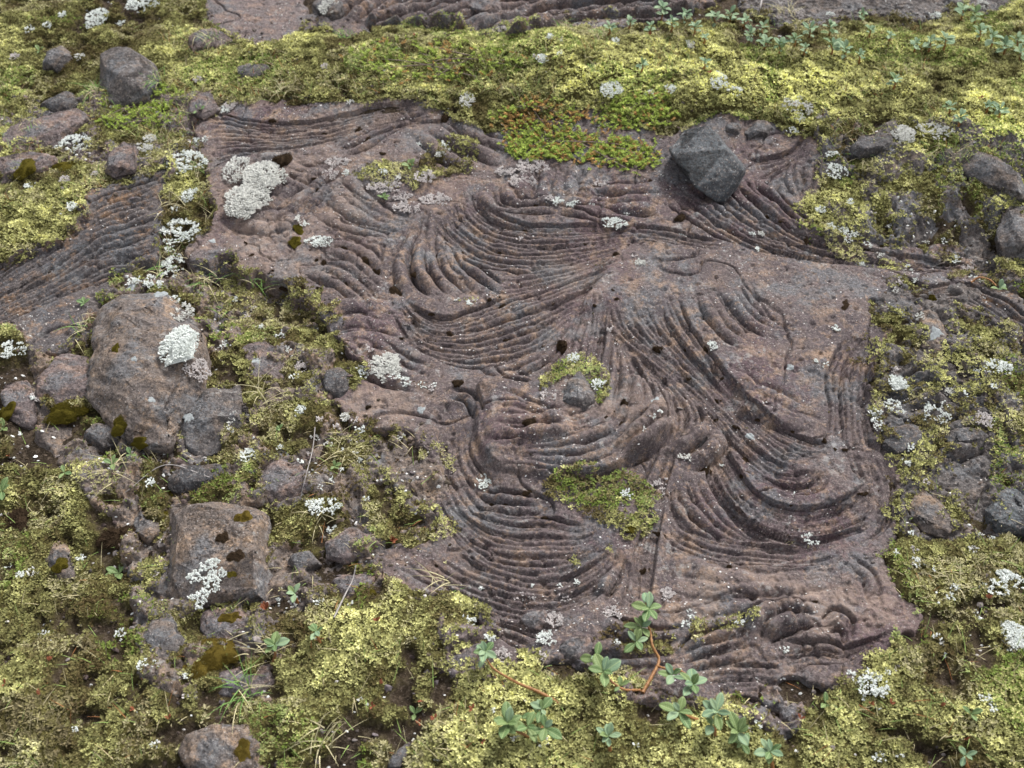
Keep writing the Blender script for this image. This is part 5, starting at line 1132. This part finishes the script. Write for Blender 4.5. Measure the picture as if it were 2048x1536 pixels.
# ------------------------------------------------------------------ grass, twigs, sorrel, litter
def grass(px, py, n, L, label, dry=.5, spread=.012, lean=None, seed=1, group=None, name='grass_tuft'):
    rg = np.random.default_rng(seed * 7 + int(px)); p, _ = hit(px, py); V = []; F = []; C = []
    for i in range(n):
        a = rg.uniform(0, 6.283) if lean is None else R(lean) + rg.normal(0, .5); bx, by = rg.normal(0, spread / 2, 2); l = L * rg.uniform(.5, 1.1); e = rg.uniform(.4, 1.2); w = .0008; sd = (-math.sin(a) * w, math.cos(a) * w)
        c_ = np.array([.50, .45, .27] if rg.random() < dry else [.17, .30, .08]) * rg.uniform(.7, 1.15); b0 = len(V); K = 6
        for k in range(K + 1):
            t = k / K; r = l * math.cos(e) * t + l * .25 * t * t; z_ = l * math.sin(e) * t - l * .45 * t * t; ww = 1 - t * .9
            x_, y_ = bx + math.cos(a) * r, by + math.sin(a) * r
            V += [(x_ + sd[0] * ww, y_ + sd[1] * ww, z_), (x_ - sd[0] * ww, y_ - sd[1] * ww, z_ + .0003)]; C += [c_, c_]
        for k in range(K): q = b0 + 2 * k; F.append((q, q + 1, q + 3, q + 2))
    tag(link(name, mesh_np(name, np.array(V), np.array(F), False, np.array(C)), M_GRASS, loc=p), label, 'grass', group)
for i, (x_, y_, n_, L_, dry, lb) in enumerate([
 (385,335,70,.045,.75,'thick dry grass tuft beside the slab corner'),(195,185,60,.05,.6,'pale grass tuft left of the large boulder'),(310,160,40,.05,.5,'green grass tuft right of the large boulder'),
 (415,565,34,.05,.7,'grass tuft under the overhanging front edge of the slab'),(515,560,26,.045,.3,'green grass blades below the slab edge beside the dry tuft'),(340,420,14,.05,.95,'curved pale dry grass beside the left slab'),
 (570,175,46,.03,.9,'small round dry grass tuft above the upper left folds'),(490,1380,34,.06,.5,'thin grass tuft on the flat brown rock at lower left'),(520,1290,22,.05,.9,'dry grass wisps left of the young willow shoot'),
 (890,1175,14,.06,.9,'dry straws leaning over the moss below the nested bowl'),(275,900,26,.05,.8,'grass wisps below the wrinkled rock'),(230,945,12,.06,.95,'long dry straw lying over moss at left'),
 (1130,60,60,.035,.6,'green grass tuft at the foot of the far ropes'),(1200,70,40,.035,.5,'second grass tuft right along the foot of the far ropes'),(1575,25,24,.05,.9,'dry straws standing at the top right of centre'),
 (420,75,30,.04,.6,'grass beside the flat brown stone at the top left'),(1190,130,30,.03,.6,'short grass in the yellow moss of the ridge'),(440,620,24,.03,.7,'short grass on the moss below the slab edge'),
 (170,650,20,.035,.5,'green and dry blades in the gap beside the left slab'),(640,1040,12,.05,.95,'bleached straw below the white branching lichen'),(690,900,16,.05,.95,'straws over brown moss left of the slab'),
 (890,265,0,.03,.5,''),(640,1480,20,.05,.95,'dry straw cross in the moss at the bottom left of centre'),(1910,1160,20,.025,.9,'spiky brown grass star beside the broad white lichen'),(1585,1085,8,.012,.6,'tiny spiky tuft on the lowest ropes of the bowl'),
 (520,790,12,.06,.95,'long dry stalk above the brown moss at left centre'),(1860,300,16,.04,.9,'pale straws beside the spread cream lichen'),(1720,320,10,.05,.9,'pale straws in the moss right of the slab'),
 (320,540,26,.035,.6,'grass and moss wisps left of the front edge'),(60,250,14,.03,.4,'green blades above the long flat pinkish rock'),(690,70,30,.025,.4,'short green grass between the far slabs and the ridge'),(780,100,40,.025,.5,'short grass at the left end of the ridge')]):
    if n_: grass(x_, y_, n_, L_, lb, dry, spread=.02, seed=i + 1)
for i, (pts, lb, r_) in enumerate([([(668,1235,.006),(690,1190,.012),(705,1160,.012),(712,1130,.01)], 'bleached twig standing left of the lowest bowl', .0013),
   ([(1525,-5,.03),(1520,15,.02),(1515,35,.0)], 'pale dead stalk at the top right of centre', .0022),
   ([(1048,238,.004),(1055,250,.008),(1062,262,.004)], 'grey twig sticking out of the orange crowberry', .001),
   ([(630,855,.01),(625,900,.02),(612,950,.02),(600,1000,.006)], 'long thin dead stalk over the purplish flat rock', .0009),
   ([(420,955,.004),(330,930,.01),(250,985,.004)], 'thin dry runner over the moss left of the dark oblong stone', .0009),
   ([(940,1195,.002),(1290,1135,0)][:0], '', 0)]):
    if pts: Q = [P3(*q) for q in pts]; o = tube(Q, r_, r_ * .6, M_TWIG, 'twig', None, i + 3, 6, rel=Q[0]); o.location = Q[0]; tag(o, lb, 'twig')
def fine_grass(n, seed, label, box):
    rg = np.random.default_rng(seed); px_ = rg.uniform(box[0], box[2], n * 4); py_ = rg.uniform(box[1], box[3], n * 4)
    k = vn(px_ / 90, py_ / 45, seed) > .5; px_, py_ = px_[k][:n], py_[k][:n]; x, y, z = G(px_, py_, SURF); z = look(SURF, x, y); k = look(onslab, x, y) < .5; x, y, z = x[k], y[k], z[k]; m = len(x)
    a = rg.uniform(0, 6.28, m); L = rg.uniform(.010, .030, m); e = rg.uniform(.5, 1.3, m); V = np.zeros((m, 6, 3)); w = .0006
    sx, sy = -np.sin(a) * w, np.cos(a) * w
    for q, t in enumerate((0, .55, 1)):
        X = x + np.cos(a) * L * np.cos(e) * (t + .3 * t * t); Y = y + np.sin(a) * L * np.cos(e) * (t + .3 * t * t); Zz = z + L * np.sin(e) * (t - .22 * t * t); ww = 1 - .85 * t
        V[:, 2 * q] = np.c_[X + sx * ww, Y + sy * ww, Zz]; V[:, 2 * q + 1] = np.c_[X - sx * ww, Y - sy * ww, Zz]
    b = (np.arange(m) * 6)[:, None]; F = np.vstack([b + np.array([0, 1, 3, 2]), b + np.array([2, 3, 5, 4])])
    C = np.where((rg.random(m) < .45)[:, None], np.array([.48, .42, .25]), np.where((rg.random(m) < .2)[:, None], np.array([.34, .15, .06]), np.array([.24, .34, .10]))) * rg.uniform(.7, 1.2, (m, 1))
    tag(link('fine_grass', mesh_np('fine_grass', V.reshape(-1, 3), F, False, np.repeat(C, 6, 0)), M_GRASS), label, 'grass', kind='stuff')
fine_grass(3800, 3, 'fine short grass growing through the moss ridge at the top', (350, 50, 2080, 330))
fine_grass(1500, 4, 'fine grass blades among the stones at upper left', (-50, 60, 430, 560))
fine_grass(1300, 5, 'fine grass blades in the lower moss', (-50, 860, 2080, 1560))
# sorrel-like red spikes and leaves
def red_plant(px, py, L, label, group=None, n=3, seed=1):
    p = P3(px, py, 0); root = empty('red_herb', p); tag(root, label, 'red herb', group); rg = random.Random(seed * 31 + px)
    for i in range(n):
        a = rg.uniform(0, 6.28); o = link('leaf', REDL[rg.randrange(2)], parent=root); o.location = (0, 0, .004); o.scale = (L, L, L); o.rotation_euler = (Matrix.Rotation(a, 3, 'Z') @ Matrix.Rotation(R(rg.uniform(25, 70)), 3, 'X')).to_euler()
REDL = [LEAF[0].copy(), LEAF[2].copy()]
for l in REDL: l.materials.clear(); l.materials.append(M_RED)
RP = {'small red herb in the lower left moss': [(12,1370),(75,1390),(270,1420),(340,1440),(100,1325),(20,915)], 'small red herb in the moss at bottom centre': [(755,1245),(745,1415),(760,1370),(840,1450),(845,1405),(870,1440),(945,1420),(965,1485)],
      'small red herb in the lower right moss': [(1740,1410),(1780,1410),(1880,1415),(1930,1482),(1975,1200),(1600,1440)], 'small red herb in the upper moss': [(395,205),(443,198),(1155,60),(1300,75),(1420,150),(1690,120),(1960,200),(1120,140),(830,75),(985,150)]}
for lb, L in RP.items():
    for j, (x_, y_) in enumerate(L): red_plant(x_, y_, .0065, lb, lb.replace('herb', 'herbs'), seed=j)
red_plant(533,1222,.012,'orange red seedling leaf above the young willow shoot', n=4); red_plant(785,1085,.009,'rusty red shoots on the pinkish lichen left of the nested bowl', n=7)
# leaf litter and lava crumbs (uncountable)
def litter(n, seed, name, label, size, cols, where):
    rg = np.random.default_rng(seed); x = rg.uniform(-1.5, 1.5, n * 5); y = rg.uniform(.32, 2.7, n * 5); w = where(x, y); k = rg.random(len(x)) < w; x, y = x[k][:n], y[k][:n]; m = len(x)
    z = look(SURF, x, y) + size * .1; s = rg.uniform(.5, 1.2, m) * size; K = 6; V = []; T = rg.normal(0, .45, (m, 2)); a0 = rg.uniform(0, 6.28, m)
    P = np.zeros((m, K + 1 + K, 3)); 
    for j in range(K):
        r = s * rg.uniform(.5, 1.0, m); a = a0 + j / K * 6.283
        dx, dy = r * np.cos(a), r * np.sin(a) * .7
        P[:, j] = np.c_[x + dx, y + dy, z + dx * T[:, 0] + dy * T[:, 1]]; P[:, K + 1 + j] = P[:, j] * [1, 1, 1] - np.c_[dx * -.0, dy * 0, s * .35]
    P[:, K] = np.c_[x, y, z + s * .35]
    F = []; b = (np.arange(m) * (2 * K + 1))[:, None]
    for j in range(K): F.append(b + np.array([j, (j + 1) % K, K, K])); F.append(b + np.array([(j + 1) % K, j, K + 1 + j, K + 1 + (j + 1) % K]))
    F = np.vstack(F); tri = F[F[:, 2] == F[:, 3]][:, :3]; quad = F[F[:, 2] != F[:, 3]]; tri = np.vstack([tri, quad[:, [0, 1, 2]], quad[:, [0, 2, 3]]])
    C = np.repeat(np.array(cols)[rg.integers(len(cols), size=m)] * rg.uniform(.7, 1.2, (m, 1)), 2 * K + 1, 0)
    tag(link(name, mesh_np(name, P.reshape(-1, 3), tri, False, C), M_DEAD), label, 'debris', kind='stuff')
bare = lambda x, y: np.clip(.9 - look(cover, x, y), 0, 1) * (1 - look(onslab, x, y))
litter(9000, 3, 'gravel', 'brown and grey crumbs of lava on bare soil', .0032, [(.13,.10,.085),(.10,.085,.08),(.20,.15,.115),(.07,.05,.035),(.06,.045,.03)], bare)
litter(1700, 4, 'leaf_litter', 'dead grey purple leaves lying in gaps of the moss', .0065, [(.17,.145,.15),(.12,.09,.085),(.24,.21,.20),(.08,.06,.05)], lambda x, y: bare(x, y) * (look(PY, x, y) > 900) + .02)
litter(7500, 6, 'lichen_crumbs', 'scattered white crumbs of lichen', .0034, [(.78,.79,.77),(.60,.57,.55),(.84,.85,.83)], lambda x, y: (bare(x, y) * .5 + .06 * look(dens, x, y)) * np.clip(vn(x / .06, y / .06, 5) * 2.6 - .9, 0, 1.2) * 1.4 * (1 - .8 * look(onslab, x, y)) * (1 - .75 * (look(PY, x, y) < 250)))
ons = lambda x, y: look(onslab, x, y) * np.clip(vn(x / .07, y / .07, 15) * 1.7 - .55, 0, 1)
litter(9000, 8, 'lichen_flecks', 'fine pale lichen flecks sprinkled over the lava slabs', .0019, [(.62,.61,.59),(.80,.80,.78),(.50,.46,.43),(.66,.60,.56)], ons)
litter(5200, 9, 'dark_moss_crumbs', 'dark brown moss crumbs caught between the ropes', .0026, [(.045,.03,.018),(.07,.05,.03),(.035,.03,.022),(.10,.085,.04)], lambda x, y: look(onslab, x, y) * (look(ROPES, x, y) < .0022) * look(COVs, x, y) * np.clip(vn(x / .05, y / .05, 16) * 2 - .6, 0, 1))
litter(5200, 12, 'slab_crumbs', 'crumbled lava flakes and grit along the broken slab edges', .0048, [(.14,.11,.10),(.10,.085,.08),(.20,.155,.13),(.08,.065,.05)], lambda x, y: np.exp(-(look(slab_any, x, y) / .022) ** 2) * .8 * (vn(x / .08, y / .08, 25) > .35))
print('objects', len(scn.objects))
